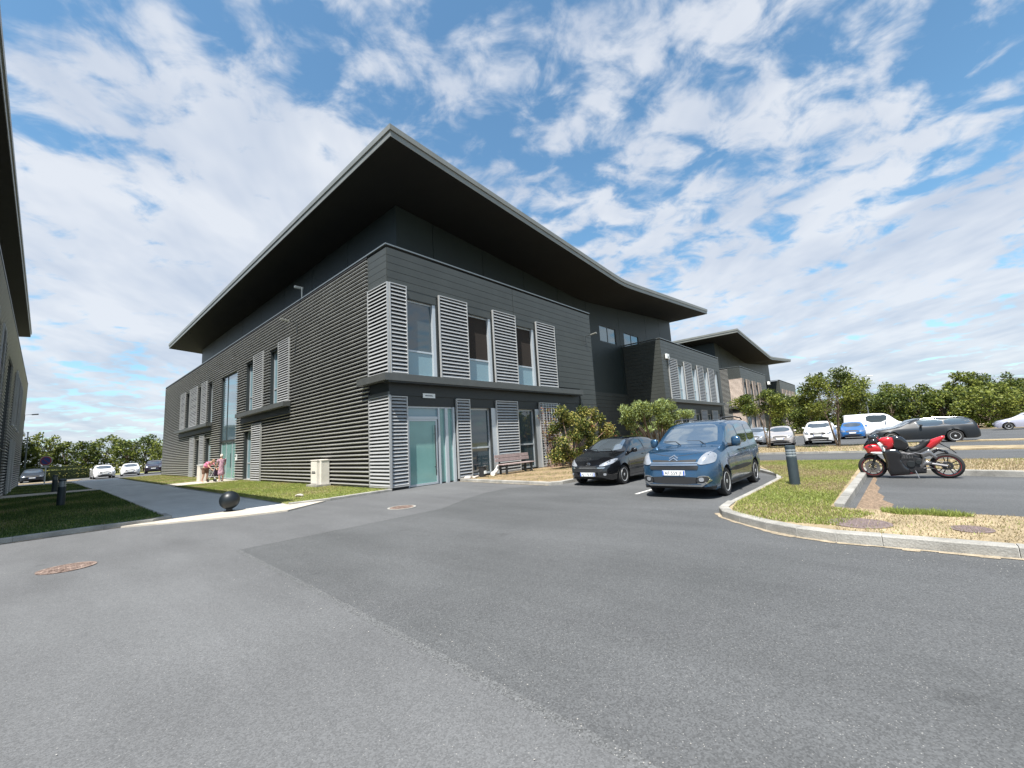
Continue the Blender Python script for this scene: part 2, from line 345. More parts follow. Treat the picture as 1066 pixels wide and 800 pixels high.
def lawn(name, poly, m, z=.09):
    mb = MB(); tri_poly(mb, poly, -.02, z); return tag(mb.build(name, m), kind='structure')
LA = [(-10.05,.75),(-8.8,.72),(-7.4,.72),(-6.45,.62),(-6.22,.9),(-6.22,20.6),(-10.05,20.6)]
LA0 = [(-24,.75),(-10.05,.75),(-10.05,1.2),(-24,1.2)]
LB = [(-3.36,17.2),(-3.36,7.6),(-3.45,.1),(-2.3,-.12),(-.55,-.02),(-.07,.0),(-.07,17.0)]
LC = [(-3.33,21.4),(-.07,22.2),(-.07,45.5),(-3.3,45.5)]
LD = [(-10.0,26.2),(-6.5,25.2),(-6.5,30),(-6.7,36),(-7.2,41),(-10.0,43)]
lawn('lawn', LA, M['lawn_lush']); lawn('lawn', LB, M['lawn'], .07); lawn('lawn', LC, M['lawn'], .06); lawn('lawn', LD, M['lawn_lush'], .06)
# planted bed beside the entrance
BED = [(3.25,-.18),(3.15,-2.4),(3.02,-4.9),(3.4,-5.08),(22,-5.1),(25,-5.1),(40,-5.0),(51,-5),(51,-.05),(41.8,-.05),(25.8,-.05),(25.6,3.3),(14.8,3.3),(14.7,-.05),(3.3,-.05)]
lawn('bed', BED, M['soil'], .085)
# island round the motorcycle bay
IS = [(11.9,-8.9),(11.9,-30),(11.0,-45),(7.1,-45),(7.05,-20),(7.25,-15.8),(8.0,-12.85),(.72,-12.75),(.72,-45),(-1.28,-45),(-1.28,-14.5),(-1.33,-12.95),(-1.0,-12.2),(-.36,-11.44),(-.05,-11.25),(.72,-11.18),(5.4,-11.2),(6.74,-10.95),(8.3,-10.1)]
lawn('traffic_island', IS, M['dry'], .105)
def strip_lawn(poly, m=None, z=.06): return lawn('verge', poly, m or M['dry'], z)
strip_lawn([(18.4,-2),(18.3,-14.2),(19.5,-15.1),(26.3,-14.6),(26.6,-8),(27.2,-2)])
strip_lawn([(18.8,-15.4),(18.3,-22),(20.8,-22),(21.0,-17.5),(21.6,-15.6)])
strip_lawn([(26.9,-16.2),(26.6,-19),(28.0,-19),(28.4,-16.6)])
strip_lawn([(58,-16),(54,-22),(48,-31),(44,-40),(36,-60),(120,-60),(120,4),(60,4),(59,-8)])
strip_lawn([(-30,66),(30,66),(30,90),(-40,90)], M['lawn'], .03)
strip_lawn([(-16,51.5),(-6.0,50.5),(-5.6,53),(-16,55)], M['dry'], .05)

# kerbs: run of separate concrete stones in one structure mesh, with mortar joints
def kerb(path, h, w=.13, stone=1.0, side=1, z0=-.03, name='kerb'):
    mb = MB(); jm = MB(); pts = [Vector(p) for p in path]
    for i in range(len(pts)-1):
        a, b = pts[i], pts[i+1]; Ld = (b-a).length; n = max(1, round(Ld/stone)); d = (b-a).normalized(); nn = Vector((-d.y, d.x))*side
        def off(p, idx, k):
            # mitre
            if idx == 0 or idx == len(pts)-1: m_ = nn
            else:
                d0 = (pts[idx]-pts[idx-1]).normalized(); d1 = (pts[idx+1]-pts[idx]).normalized()
                n0 = Vector((-d0.y, d0.x))*side; n1 = Vector((-d1.y, d1.x))*side; m_ = (n0+n1).normalized(); m_ = m_/max(.5, m_.dot(n0))
            return p + m_*k
        for k in range(n):
            t0 = k/n; t1 = (k+1)/n; g = .006/Ld
            t0g = t0+(g if k else g); t1g = t1-g
            p0 = a.lerp(b, t0g); p1 = a.lerp(b, t1g)
            q0 = off(a, i, w).lerp(off(b, i+1, w), t0g); q1 = off(a, i, w).lerp(off(b, i+1, w), t1g)
            jz = random.uniform(-.004, .004); ch = .015
            ins = lambda P, Q: P.lerp(Q, ch/w)
            vs = [(p0.x,p0.y,z0),(p1.x,p1.y,z0),(p0.x,p0.y,h+jz-ch),(p1.x,p1.y,h+jz-ch),(ins(p0,q0).x,ins(p0,q0).y,h+jz),(ins(p1,q1).x,ins(p1,q1).y,h+jz),(q0.x,q0.y,h+jz),(q1.x,q1.y,h+jz),(q0.x,q0.y,z0),(q1.x,q1.y,z0)]
            mb.add(vs, [(0,1,3,2),(2,3,5,4),(4,5,7,6),(6,7,9,8),(0,2,4,6,8),(1,9,7,5,3),(0,8,9,1)])
            # mortar joint, slightly recessed
            if k < n-1 or True:
                r0 = a.lerp(b, t1-1.2*g); r1 = a.lerp(b, min(1, t1+1.2*g)); s0 = off(a, i, w-.005).lerp(off(b, i+1, w-.005), t1-1.2*g); s1 = off(a, i, w-.005).lerp(off(b, i+1, w-.005), min(1, t1+1.2*g))
                e = nn*.004
                jm.add([(r0.x+e.x,r0.y+e.y,z0),(r1.x+e.x,r1.y+e.y,z0),(s1.x,s1.y,z0),(s0.x,s0.y,z0),(r0.x+e.x,r0.y+e.y,h-.006),(r1.x+e.x,r1.y+e.y,h-.006),(s1.x,s1.y,h-.006),(s0.x,s0.y,h-.006)],
                       [(0,3,2,1),(4,5,6,7),(0,1,5,4),(1,2,6,5),(2,3,7,6),(3,0,4,7)])
    for v_, f_ in ((jm.v, jm.f),): mb.add(v_, f_, 1)
    return tag(mb.build(name, [M['kerb'], M['mortar']], recalc=True), kind='structure')
kerb([(-24,.60),(-8.8,.57),(-7.4,.57),(-6.5,.48),(-6.08,.72),(-6.08,1.6)], .11, .15, 1.0, 1)
kerb([(-6.08,1.6),(-6.08,20.7)], .055, .12, 1.0, 1)
kerb([(-3.45,-.02),(-2.3,-.26),(-.55,-.16),(-.02,-.13)], .085, .14, .8, 1)
kerb([(-3.46,17.1),(-3.46,-.02)], .05, .08, 1.0, 1)
kerb([(3.2,-.08),(3.02,-2.4),(2.88,-4.95),(3.3,-5.22),(25,-5.24),(51,-5.2)], .11, .14, 1.0, 1)
kerb([(11.95,-8.75),(8.25,-9.96),(6.70,-10.81),(5.38,-11.06),(.74,-11.04)], .095, .12, 1.0, 1)
kerb([(.74,-11.04),(.0,-11.10),(-.36,-11.26),(-.72,-11.62),(-1.10,-12.08),(-1.34,-12.5),(-1.46,-12.95)], .13, .16, .45, 1)
kerb([(-1.46,-12.95),(-1.43,-13.4),(-1.42,-14.5),(-1.42,-45)], .13, .16, 1.0, 1)
kerb([(.87,-12.88),(7.95,-12.98),(7.1,-15.8),(6.95,-45)], .15, .14, 1.0, 1)
kerb([(18.28,-2),(18.2,-14.3),(19.4,-15.3)], .10, .13, 1.2, -1)
kerb([(12.03,-30),(12.03,-8.8)], .10, .13, 1.2, 1)
# grit gathered along the kerb foot
mb = MB()
def gritline(path, w, side):
    pts = [Vector(p) for p in path]
    for i in range(len(pts)-1):
        a, b = pts[i], pts[i+1]; n = max(1, int((b-a).length/.15)); d = (b-a).normalized(); nn = Vector((-d.y, d.x))*side
        for k in range(n):
            p = a.lerp(b, k/n); q = a.lerp(b, (k+1)/n); w1 = w*random.uniform(.5, 1.3)
            mb.quad([(p.x, p.y, .010), (q.x, q.y, .010), (q.x+nn.x*w1, q.y+nn.y*w1, .010), (p.x+nn.x*w1, p.y+nn.y*w1, .010)])
gritline([(.0,-11.10),(-.36,-11.26),(-.72,-11.62),(-1.10,-12.08),(-1.34,-12.5),(-1.46,-12.95),(-1.42,-14.5),(-1.42,-22)], .10, -1)
gritline([(3.2,-.08),(3.02,-2.4),(2.88,-4.95)], .06, -1)
gritline([(-24,.60),(-8.8,.57),(-7.4,.57),(-6.5,.48)], .05, -1)
tag(mb.build('gutter_grit', M['grit'], recalc=False), kind='structure')
sheet('leaf_litter', [(.90,-12.99),(7.2,-13.1),(6.1,-13.18),(5.2,-13.16),(4.4,-13.27),(3.6,-13.24),(3.0,-13.36),(2.5,-13.34),(2.0,-13.5),(1.6,-13.47),(1.3,-13.62),(1.0,-13.60),(.90,-13.8)], .009, mat('leaf_litter', (.19,.135,.09), .95, var=.4, vscale=14, bump=.8, fscale=70, fvar=.5))
# motorcycle bay wear: a paler broad patch
# grass blades: uncountable ground cover
def blades(name, poly, n, mats, probs, h=(.04,.09), wd=.012, z=.08, patch=None, lean=.5, rows=None):
    xs = [p[0] for p in poly]; ys = [p[1] for p in poly]
    k = int(n*1.0); x = rng.uniform(min(xs), max(xs), k*3); y = rng.uniform(min(ys), max(ys), k*3)
    ok = inside(x, y, poly); x = x[ok][:k]; y = y[ok][:k]; k = len(x)
    if patch is not None:
        p = patch(x, y); keep = rng.random(k) < p; x = x[keep]; y = y[keep]; k = len(x)
    a = rng.uniform(0, 2*np.pi, k); hh = rng.uniform(*h, k); ln = rng.uniform(0, lean, k)*hh; la = rng.uniform(0, 2*np.pi, k)
    ww = wd*rng.uniform(.6, 1.4, k)
    v = np.zeros((k, 3, 3)); dx = np.cos(a)*ww/2; dy = np.sin(a)*ww/2
    v[:,0] = np.stack([x-dx, y-dy, np.full(k, z-.01)], 1); v[:,1] = np.stack([x+dx, y+dy, np.full(k, z-.01)], 1)
    v[:,2] = np.stack([x+np.cos(la)*ln, y+np.sin(la)*ln, z+hh], 1)
    me = D.meshes.new(name); me.from_pydata(v.reshape(-1, 3).tolist(), [], np.arange(k*3).reshape(-1, 3).tolist())
    for m in mats: me.materials.append(m)
    # green and dry patches
    pn = (np.sin(x*1.9+1.3)*np.cos(y*1.3+.4)+np.sin(x*.7-y*1.1)+rng.normal(0, 1.0, k))
    q = np.quantile(pn, np.cumsum(probs)[:-1]) if len(probs) > 1 else []
    me.polygons.foreach_set('material_index', np.searchsorted(q, pn).astype(np.int32)); me.update()
    o = D.objects.new(name, me); COL.objects.link(o); return tag(o, {'grass': 'short mown grass growing on the verges and lawns'}.get(name, 'short grass'), 'grass', kind='stuff')
IS_A = [(-.9,-11.9),(-.3,-11.4),(.72,-11.22),(5.4,-11.25),(8.3,-10.2),(11.8,-9),(11.8,-12.7),(7.9,-12.7),(.7,-12.7),(.3,-13.3),(-.9,-12.9)]
blades('grass', IS_A, 90000, [M['g_dry'], M['g_lime'], M['g_green']], [.34,.36,.30], (.012,.050), .018, .105, lean=1.5)
blades('grass', [(.7,-12.9),(.7,-40),(-1.2,-40),(-1.22,-12.9)], 50000, [M['g_dry'], M['g_green']], [.88,.12], (.012,.04), .014, .103, lean=1.6)
blades('grass', [(8.0,-12.9),(7.3,-15.8),(7.1,-25),(11.8,-25),(11.8,-12.7)], 22000, [M['g_dry'], M['g_green']], [.75,.25], (.03,.07), .02, .10)
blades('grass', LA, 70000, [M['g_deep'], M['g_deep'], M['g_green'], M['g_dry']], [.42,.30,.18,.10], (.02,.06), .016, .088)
blades('grass', LB, 80000, [M['g_green'], M['g_lime'], M['g_dry']], [.62,.23,.15], (.01,.04), .018, .072, lean=1.4)
blades('grass', LC, 18000, [M['g_green'], M['g_dry']], [.5,.5], (.03,.06), .025, .058)
blades('grass', LD, 12000, [M['g_deep'], M['g_green']], [.6,.4], (.03,.06), .025, .058)
blades('grass', [(3.3,-.4),(3.2,-4.8),(8,-4.9),(10,-3),(9,-.3)], 9000, [M['g_dry'], M['g_green'], M['g_dry']], [.5,.25,.25], (.02,.07), .016, .083, patch=lambda x, y: np.clip(.45+.6*np.sin(x*2.2+y*1.7), .05, 1))
blades('grass', [(18.5,-2),(18.4,-14.2),(26.3,-14.6),(26.6,-8),(27,-2)], 9000, [M['g_dry'], M['g_green']], [.8,.2], (.03,.08), .03, .058)
# loose gravel and chips lying on the asphalt
def chips(n, xr, yr, seed, z=.006, ok=None):
    g = np.random.default_rng(seed); mbc = MB()
    for k in range(n):
        x, y = g.uniform(*xr), g.uniform(*yr)
        if ok and not ok(x, y): continue
        r_ = g.uniform(.002, .006); a = g.uniform(0, 3)
        pts = [(x+r_*math.cos(a+t)*g.uniform(.7,1.5), y+r_*math.sin(a+t)*g.uniform(.6,1.2), z) for t in (0, 1.6, 3.1, 4.7)]
        mbc.add(pts+[(x, y, z+r_*.8)], [(0,1,4),(1,2,4),(2,3,4),(3,0,4)])
    return mbc
cm = chips(260, (-9, 3), (-13.5, -1), 5, ok=lambda x, y: not inside(np.array([x]), np.array([y]), IS)[0])
c2_ = chips(160, (-6.75, -6.05), (-13.5, -5.2), 6); cm.add(c2_.v, c2_.f)
c3_ = chips(300, (-2.1, -1.48), (-20, -12.2), 7, z=.012); cm.add(c3_.v, c3_.f)
tag(cm.build('gravel', mat('pale_chips', (.30,.29,.27), .9, var=.3, vscale=30), recalc=False), 'scattered pale stone chips lying on the asphalt', 'gravel', kind='stuff')
# tall green tuft at the bay corner
blades('grass', [(.68,-13.35),(.66,-13.7),(.7,-14.0),(.62,-14.25),(.45,-14.35),(.36,-14.1),(.40,-13.8),(.30,-13.6),(.45,-13.4)], 2600, [M['g_green'], M['g_lime']], [.7,.3], (.02,.09), .014, .10, lean=1.2)
# ------------------------------------------------------------------ office building with butterfly roof
def rects_minus(u0, u1, z0, z1, ops):
    """spans of u free of openings at height band z0..z1"""
    spans = [(u0, u1)]
    for (a, b, c, d) in ops:
        if d <= z0+1e-4 or c >= z1-1e-4: continue
        ns = []
        for s, e in spans:
            if b <= s or a >= e: ns.append((s, e))
            else:
                if a > s: ns.append((s, a))
                if b < e: ns.append((b, e))
        spans = ns
    return [(s, e) for s, e in spans if e-s > .02]
def row_wall(mb, P, u0, u1, z0, z1, ops, pitch, prof, backing=True, mi=0, bmi=1, depth=.30, seams=None):
    """P(u, w, z): w outward. prof: list of (w, frac of pitch)"""
    zs = set([z0, z1])
    for o in ops: zs |= {max(z0, min(z1, o[2])), max(z0, min(z1, o[3]))}
    z = z0; n = round((z1-z0)/pitch); pitch = (z1-z0)/n
    for i in range(n):
        a = z0+i*pitch; mid = a+pitch*.5
        for s, e in rects_minus(u0, u1, mid-.01, mid+.01, ops):
            pieces = [(s, e)]
            if seams:
                cuts = [c for c in seams if s+.05 < c < e-.05]; ed = [s]+cuts+[e]; pieces = [(ed[k]+(.014 if k else 0), ed[k+1]-(.014 if k < len(ed)-2 else 0)) for k in range(len(ed)-1)]
            for s2, e2 in pieces:
                mb.prism([(w_, a+f*pitch) for w_, f in prof], lambda p, t: P(t, p[0], p[1]), s2, e2, mi)
    if backing:
        zz = sorted(zs)
        for a, b in zip(zz[:-1], zz[1:]):
            for s, e in rects_minus(u0, u1, a+.001, b-.001, ops):
                vs = [P(u, w_, z_) for u in (s, e) for w_ in (-depth, -.006) for z_ in (a, b)]
                mb.add(vs, [(0,1,3,2),(4,6,7,5),(0,4,5,1),(2,3,7,6),(0,2,6,4),(1,5,7,3)], bmi)
RIB = [(-.004,.14),(.066,.16),(.084,.30),(.076,.44),(-.004,.60)]
RIB_SHORT = RIB
PLANK = [(-.004,.012),(.022,.02),(.022,.97),(-.004,.985)]
def bx(mb, P, u0, u1, w0, w1, z0, z1, mi=0):
    vs = [P(u, w_, z_) for u in (u0, u1) for w_ in (w0, w1) for z_ in (z0, z1)]
    mb.add(vs, [(0,1,3,2),(4,6,7,5),(0,4,5,1),(2,3,7,6),(0,2,6,4),(1,5,7,3)], mi)
def louvre(P, u0, u1, z0, z1, par, m, w=.02, pitch=.13, label=None):
    mb = MB(); fr = .04; d0 = w; d1 = w+.09
    bx(mb, P, u0, u0+fr, d0, d1, z0, z1); bx(mb, P, u1-fr, u1, d0, d1, z0, z1); bx(mb, P, u0+fr, u1-fr, d0, d1-.002, z1-fr, z1); bx(mb, P, u0+fr, u1-fr, d0, d1-.002, z0, z0+fr)
    n = max(3, round((z1-z0-2*fr)/pitch)); p = (z1-z0-2*fr)/n
    for i in range(n):
        a = z0+fr+i*p
        mb.prism([(d1-.008, a+.12*p), (d1-.008, a+.26*p), (d0+.03, a+.80*p), (d0+.02, a+.72*p)], lambda q, t: P(t, q[0], q[1]), u0+fr, u1-fr)
    bx(mb, P, u0+.01, u1-.01, d0-.012, d0+.004, z0+.01, z1-.01, 1)
    o = mb.build('louvre_panel', [m, M['backing']], par)
    if label: o['label'] = label
    return o
def window(P, u0, u1, z0, z1, par, glass, rail=None, rail_glass=None, fm=None, depth=.24, mull=(), name='window', open_dark=False, fw=.07, reveal=True):
    fm = fm or M['frame']
    mb = MB()
    # reveal: back plate and four cheeks
    if reveal:
        bx(mb, P, u0, u1, -depth-.10, -depth-.08, z0, z1, 1)
        bx(mb, P, u0-.0, u0+.015, -depth-.08, .004, z0, z1, 1); bx(mb, P, u1-.015, u1, -depth-.08, .004, z0, z1, 1)
        bx(mb, P, u0+.015, u1-.015, -depth-.08, .003, z1-.015, z1, 1); bx(mb, P, u0+.015, u1-.015, -depth-.08, .003, z0, z0+.015, 1)
    a0, a1, c0, c1 = u0+.016, u1-.016, z0+.016, z1-.016; e0, e1 = -depth, -depth+.06
    bx(mb, P, a0, a0+fw, e0, e1, c0, c1); bx(mb, P, a1-fw, a1, e0, e1, c0, c1)
    bx(mb, P, a0+fw, a1-fw, e0, e1, c0, c0+fw); bx(mb, P, a0+fw, a1-fw, e0, e1, c1-fw, c1)
    for m_ in mull: bx(mb, P, m_-.03, m_+.03, e0, e1, c0+fw, c1-fw)
    if rail: bx(mb, P, a0+fw, a1-fw, e0-.001, e1+.001, rail-.035, rail+.035)
    w_ = mb.build(name, [fm, M['frame_dark']], par)
    g = MB(); bx(g, P, a0+fw, a1-fw, e0+.015, e0+.03, (rail+.035) if rail else c0+fw, c1-fw); g.build('pane', glass, w_)
    if rail:
        g = MB(); bx(g, P, a0+fw, a1-fw, e0+.015, e0+.03, c0+fw, rail-.035); g.build('pane', rail_glass or glass, w_)
    return w_

RLEN = 38.7
def roof_z(x):          # shallow butterfly with a rounded valley
    t = abs(x-19.35)/19.35
    return 12.84 + 1.55*(math.sqrt(t*t+.002)-.0447)/.9563
def office(name, label, T, y_near, y_far, detail='full', wood=False, group=None, base=(0,0), roof_near=None):
    root = empty(name, (0,0,0), 0, label, 'building', group)
    bl = T(*base, 0); root.location = bl; ib = Vector(bl)
    T0 = T; T = lambda x, y, z: tuple(Vector(T0(x, y, z))-ib)
    PL = lambda u, w_, z: T(-w_, u, z)                 # long side facade (x = 0), u = y
    PF = lambda u, w_, z: T(u, -w_, z)                 # front facade (y = 0), u = x
    full = detail == 'full'
    side_only = detail == 'side'
    lm = M['alu_tan'] if wood else M['alu']
    # ---------- side facade
    ops_side = [(-.0, 1.42, 0, 9.4)] if not side_only else []
    wins_up = [(11.1,12.5),(15.25,16.85),(25.05,26.3),(28.4,29.45),(32.6,34.1)]
    louv_up = [(9.5,11.08),(13.5,15.23),(26.6,28.3),(29.8,32.5),(34.4,36.3)]
    ops = list(ops_side)
    for a, b in wins_up: ops.append((a, b, 4.25, 7.42))
    ops.append((18.75,22.55,.04,7.35))
    lows = [(15.2,17.0),(25.1,26.6),(28.35,29.7)]
    for a, b in lows: ops.append((a, b, .08, 3.1))
    ym = y_far if not wood else 14
    if side_only: ops = [o for o in ops]
    mb = MB(); ops2 = [(a, b, c, d) for a, b, c, d in ops]
    row_wall(mb, PL, y_near, ym, .12, 9.30, ops2, .165, RIB)
    # core and plinth behind the cladding
    bx(mb, PL, y_near+.02 if y_near else 1.45, ym-.02, -3.2, -.36, 0, 9.2, 1)
    bx(mb, PL, (y_near if side_only else 1.42), 18.75, -.3, .01, 0, .12, 2); bx(mb, PL, 22.55, ym, -.3, .01, 0, .12, 2)
    if not wood: bx(mb, PL, ym, ym+.05, -.3, .09, 0, 9.42, 3)
    mb.build('ribbed_wall', [M['rib'], M['backing'], M['kerb'], M['cap']], root)
    if not wood:
        mb = MB(); x_in = 8 if side_only else 41
        mb.box(.35, x_in, ym-.45, ym-.02, 0, 9.3, 0, T) if True else None
        mb.build('rear_wall', M['recess'], root)
    for i, (a, b) in enumerate(wins_up):
        if b > ym: continue
        window(PL, a, b, 4.25, 7.42, root, M['glass_film'] if i < 2 else M['glass'], rail=5.25, rail_glass=M['glass_film'])
    for a, b in louv_up:
        if b > ym: continue
        louvre(PL, a, b, 4.28, 7.70, root, lm, w=.03)
    for a, b in ((9.2,17.4),(24.7,36.4)):
        if b > ym or side_only: continue
        mb = MB(); bx(mb, PL, a, b, .095, .46, 3.98, 4.22); bx(mb, PL, a+.02, b-.02, .06, .14, 3.60, 3.98, 1); mb.build('ledge', [M['ledge'], M['band']], root)
    if ym > 23:
        for a, b in lows: window(PL, a, b, .08, 3.1, root, M['glass_film'], rail=1.1)
        for a, b in ((13.55,15.18),(26.8,28.2),(30.0,31.6)): louvre(PL, a, b, .06, 3.42, root, lm, w=.065)
        w_ = window(PL, 18.75, 22.55, 2.65, 7.35, root, M['glass_sky'], mull=(21.3,), depth=.12, name='stair_window', fm=M['frame_dark'])
        d = window(PL, 18.75, 22.55, .04, 2.65, root, M['glass_green'], mull=(19.9, 21.3), depth=.14, name='side_door')
        hb = MB(); hb.tube([PL(20.05,-.05,.8), PL(20.05,-.05,1.8)], .018); hb.build('handle', M['dark_metal'], d)
    # parapet cap
    mb = MB(); bx(mb, PL, y_near-.02 if side_only else -.04, ym+.05, -.34, .075, 9.395, 9.45); bx(mb, PL, 1.42 if not side_only else y_near, ym, -.02, .055, 9.30, 9.394, 1)
    if not side_only:
        bx(mb, PF, .345, 14.72, -.34, .045, 9.395, 9.449); pass
        mb.box(14.68, 14.74, .35, 3.38, 9.395, 9.45, 0, T); pass
    mb.build('parapet_cap', [M['cap'], M['backing']], root)
    if not side_only:
        mb = MB(); bx(mb, PF, 25.78, 41.72, -.34, .045, 9.395, 9.449); mb.box(25.76, 26.02, .35, 3.38, 9.395, 9.45, 0, T); mb.build('parapet_cap', M['cap'], root)
    # ---------- flat lower roof deck, closes the blocks
    mb = MB(); mb.box(.36, 14.4 if not side_only else 6, max(y_near, 0)+.35 if not side_only else y_near+.35, ym-.46, 9.05, 9.2, 0, T); mb.build('lower_roof', M['soffit'], root)
    if not side_only:
        # ---------- smooth corner on the side facade
        mb = MB(); row_wall(mb, PL, 0.0, 1.42, 7.88, 9.30, [], .31, PLANK); bx(mb, PL, .03, 1.42, -.3, -.012, 3.5, 4.0, 2); bx(mb, PL, .06, 1.42, -.3, -.05, 0, 7.88, 1)
        bx(mb, PL, .0, 1.42, -.03, .05, 3.5, 3.62, 3); bx(mb, PL, .0, 1.42, -.02, .03, 0, .09, 3)
        mb.build('corner_cladding', [M['plank'], M['backing'], M['band'], M['ledge']], root)
        louvre(PL, -.085, 1.40, 4.26, 7.86, root, lm, w=-.02, pitch=.148); louvre(PL, -.085, 1.40, .10, 3.49, root, lm, w=-.02)
        # ---------- front facade, first block
        up_w = [(.84,2.3),(4.03,5.58),(7.33,8.85)]; up_l = [(.03,.80),(2.40,4.0),(5.64,7.28),(8.95,10.62)]
        lo_w = [(4.0,5.3),(7.2,8.5)]; lo_l = [(.03,.77),(3.2,3.98),(5.62,7.16),(8.88,10.52)]
        ops = [(0,10.6,4.28,7.88),(0,12.9,0,4.28)]
        mb = MB(); row_wall(mb, PF, 0, 14.66, .1, 9.30, ops, .31, PLANK, seams=[7.25])
        mb.box(14.66, 14.70, .0, 3.38, 0, 9.38, 0, T)
        bx(mb, PF, .02, 14.6, -3.0, -.44, 0, 9.15, 1)      # core
        # dark band under the ledge
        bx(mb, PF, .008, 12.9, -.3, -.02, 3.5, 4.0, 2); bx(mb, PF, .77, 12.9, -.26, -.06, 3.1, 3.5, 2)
        # wall pieces between windows behind louvres
        cur = 0.0
        for a, b in up_w + [(10.6, 10.6)]:
            if a > cur: bx(mb, PF, cur, a, -.3, -.0, 4.28, 7.88, 2)
            cur = b
        cur = 0.0
        for a, b in [(.80,3.16)] + lo_w + [(10.6,10.6)]:
            if a > cur: bx(mb, PF, cur, a, -.3, -.055, .0, 3.1 if a > 1 else 3.5, 2)
            cur = b
        bx(mb, PF, 10.6, 12.9, -.3, -.01, 0, 3.1, 0)
        bx(mb, PF, 0, 10.6, -.3, -.02, 7.42, 7.88, 2) if False else None
        for a, b in up_w: bx(mb, PF, a, b, -.3, .012, 7.42, 7.88, 0)
        for a, b in lo_w: bx(mb, PF, a, b, -.3, -.05, 0, .15, 2)
        mb.build('front_wall', [M['plank'], M['backing'], M['band']], root)
        for i, (a, b) in enumerate(up_w):
            wn = window(PF, a, b, 4.28, 7.42, root, M['glass'] if i == 0 else M['interior'], rail=5.32, rail_glass=M['glass_film'], depth=.18)
            if full:   # white side jamb
                g = MB(); bx(g, PF, b-.17, b-.02, -.15, -.02, 4.30, 7.4); g.build('jamb', M['frame'], wn)
        for i, (a, b) in enumerate(lo_w):
            wn = window(PF, a, b, .15, 3.1, root, M['glass'], rail=1.33, depth=.2)
            g = MB(); bx(g, PF, b+.005, b+.36, -.16, -.02, .1, 3.1); g.build('jamb', M['frame'], wn)
        for a, b in up_l: louvre(PF, a, b, 4.28, 7.86, root, lm, w=.028, pitch=.150)
        for a, b in lo_l: louvre(PF, a, b, .10, 3.46, root, lm, w=-.04)
        mb = MB(); bx(mb, PF, -.32, 12.75, .03, .34, 4.0, 4.27); bx(mb, PL, -.335, 1.75, .08, .36, 4.003, 4.266)
        bx(mb, PF, -.2, 12.7, .0, .30, 3.94, 4.0, 1) ; mb.build('ledge', [M['ledge'], M['band']], root)
        # ---------- entrance
        mb = MB(); bx(mb, PF, .80, .88, -.22, -.10, 0, 3.1); bx(mb, PF, 3.06, 3.16, -.24, -.06, 0, 3.1); bx(mb, PF, .88, 3.06, -.22, -.10, 3.04, 3.1); bx(mb, PF, .88, 2.34, -.22, -.10, 2.60, 2.70)
        bx(mb, PF, 2.30, 2.38, -.22, -.08, 0, 3.04); bx(mb, PF, 2.66, 2.80, -.22, -.08, 0, 3.04); bx(mb, PF, .88, 3.06, -.30, -.24, 0, 3.1, 1)
        dr = mb.build('entrance_frame', [M['frame'], M['frame_dark']], root)
        g = MB(); bx(g, PF, .88, 2.30, -.18, -.165, 2.70, 3.04); g.build('transom_pane', M['glass_film'], dr)
        g = MB(); bx(g, PF, 2.38, 2.66, -.18, -.165, .05, 3.04); bx(g, PF, 2.80, 3.06, -.18, -.165, .05, 3.04); g.build('side_pane', M['glass_green'], dr)
        g = MB(); bx(g, PF, .88, .93, -.18, -.12, .02, 2.6); bx(g, PF, 2.18, 2.26, -.18, -.12, .02, 2.6); bx(g, PF, .93, 2.18, -.18, -.12, .02, .10); bx(g, PF, .93, 2.18, -.18, -.12, 2.52, 2.6)
        ld = g.build('door', M['frame'], root); g = MB(); bx(g, PF, .93, 2.18, -.155, -.14, .10, 2.52); g.build('pane', M['glass_green'], ld)
        g = MB(); g.tube([PF(2.10,-.05,.35), PF(2.10,-.05,2.35)], .02); g.tube([PF(2.10,-.14,.7), PF(2.10,-.05,.7)], .012); g.tube([PF(2.10,-.14,2.0), PF(2.10,-.05,2.0)], .012); g.build('handle', M['dark_metal'], ld)
        if full:
            g = MB(); bx(g, PF, 1.52, 2.12, -.018, .0, 3.44, 3.62); sg = g.build('name_plate', M['plate_white'], root)
            g = MB()
            for k in range(9): bx(g, PF, 1.62+k*.045, 1.62+k*.045+.028, .0, .004, 3.505, 3.505+random.choice([.035,.05])) 
            g.build('plate_lettering', M['glyph'], sg)
        # ---------- recess
        mb = MB(); row_wall(mb, lambda u, w_, z: T(u, 3.4-w_, z), 14.7, 25.78, .1, 5.0, [], .31, PLANK); mb.build('recess_wall', [M['recess'], M['backing']], root)
        # ---------- second block
        ops = [(27.0,40.9,4.28,7.88),(26.9,40.9,0,4.28)]
        mb = MB(); row_wall(mb, PF, 25.8, 41.7, .1, 9.30, ops, .31, PLANK)
        row_wall(mb, lambda u, w_, z: T(25.8-w_, u, z), 0, 3.38, .1, 9.30, [], .31, PLANK)
        mb.box(41.66, 41.7, 0, 20, 0, 9.38, 0, T); bx(mb, PF, 26.1, 41.6, -6.0, -.44, 0, 9.15, 1)
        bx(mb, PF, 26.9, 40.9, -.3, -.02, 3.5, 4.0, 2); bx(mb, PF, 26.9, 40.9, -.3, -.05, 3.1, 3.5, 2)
        W2 = [(29.0,30.5),(32.55,34.0),(35.9,37.3),(39.35,40.4)]; cur = 27.0
        for a, b in W2 + [(40.9,40.9)]:
            bx(mb, PF, cur, a, -.3, 0, 4.28, 7.88, 2); bx(mb, PF, cur, a, -.3, -.055, 0, 3.1, 2); cur = b
        bx(mb, PF, 26.9, 27.0, -.3, -.055, 0, 3.1, 2)
        for a, b in W2: bx(mb, PF, a, b, -.3, .012, 7.42, 7.88, 0)
        mb.build('second_block_wall', [M['plank'], M['backing'], M['band']], root)
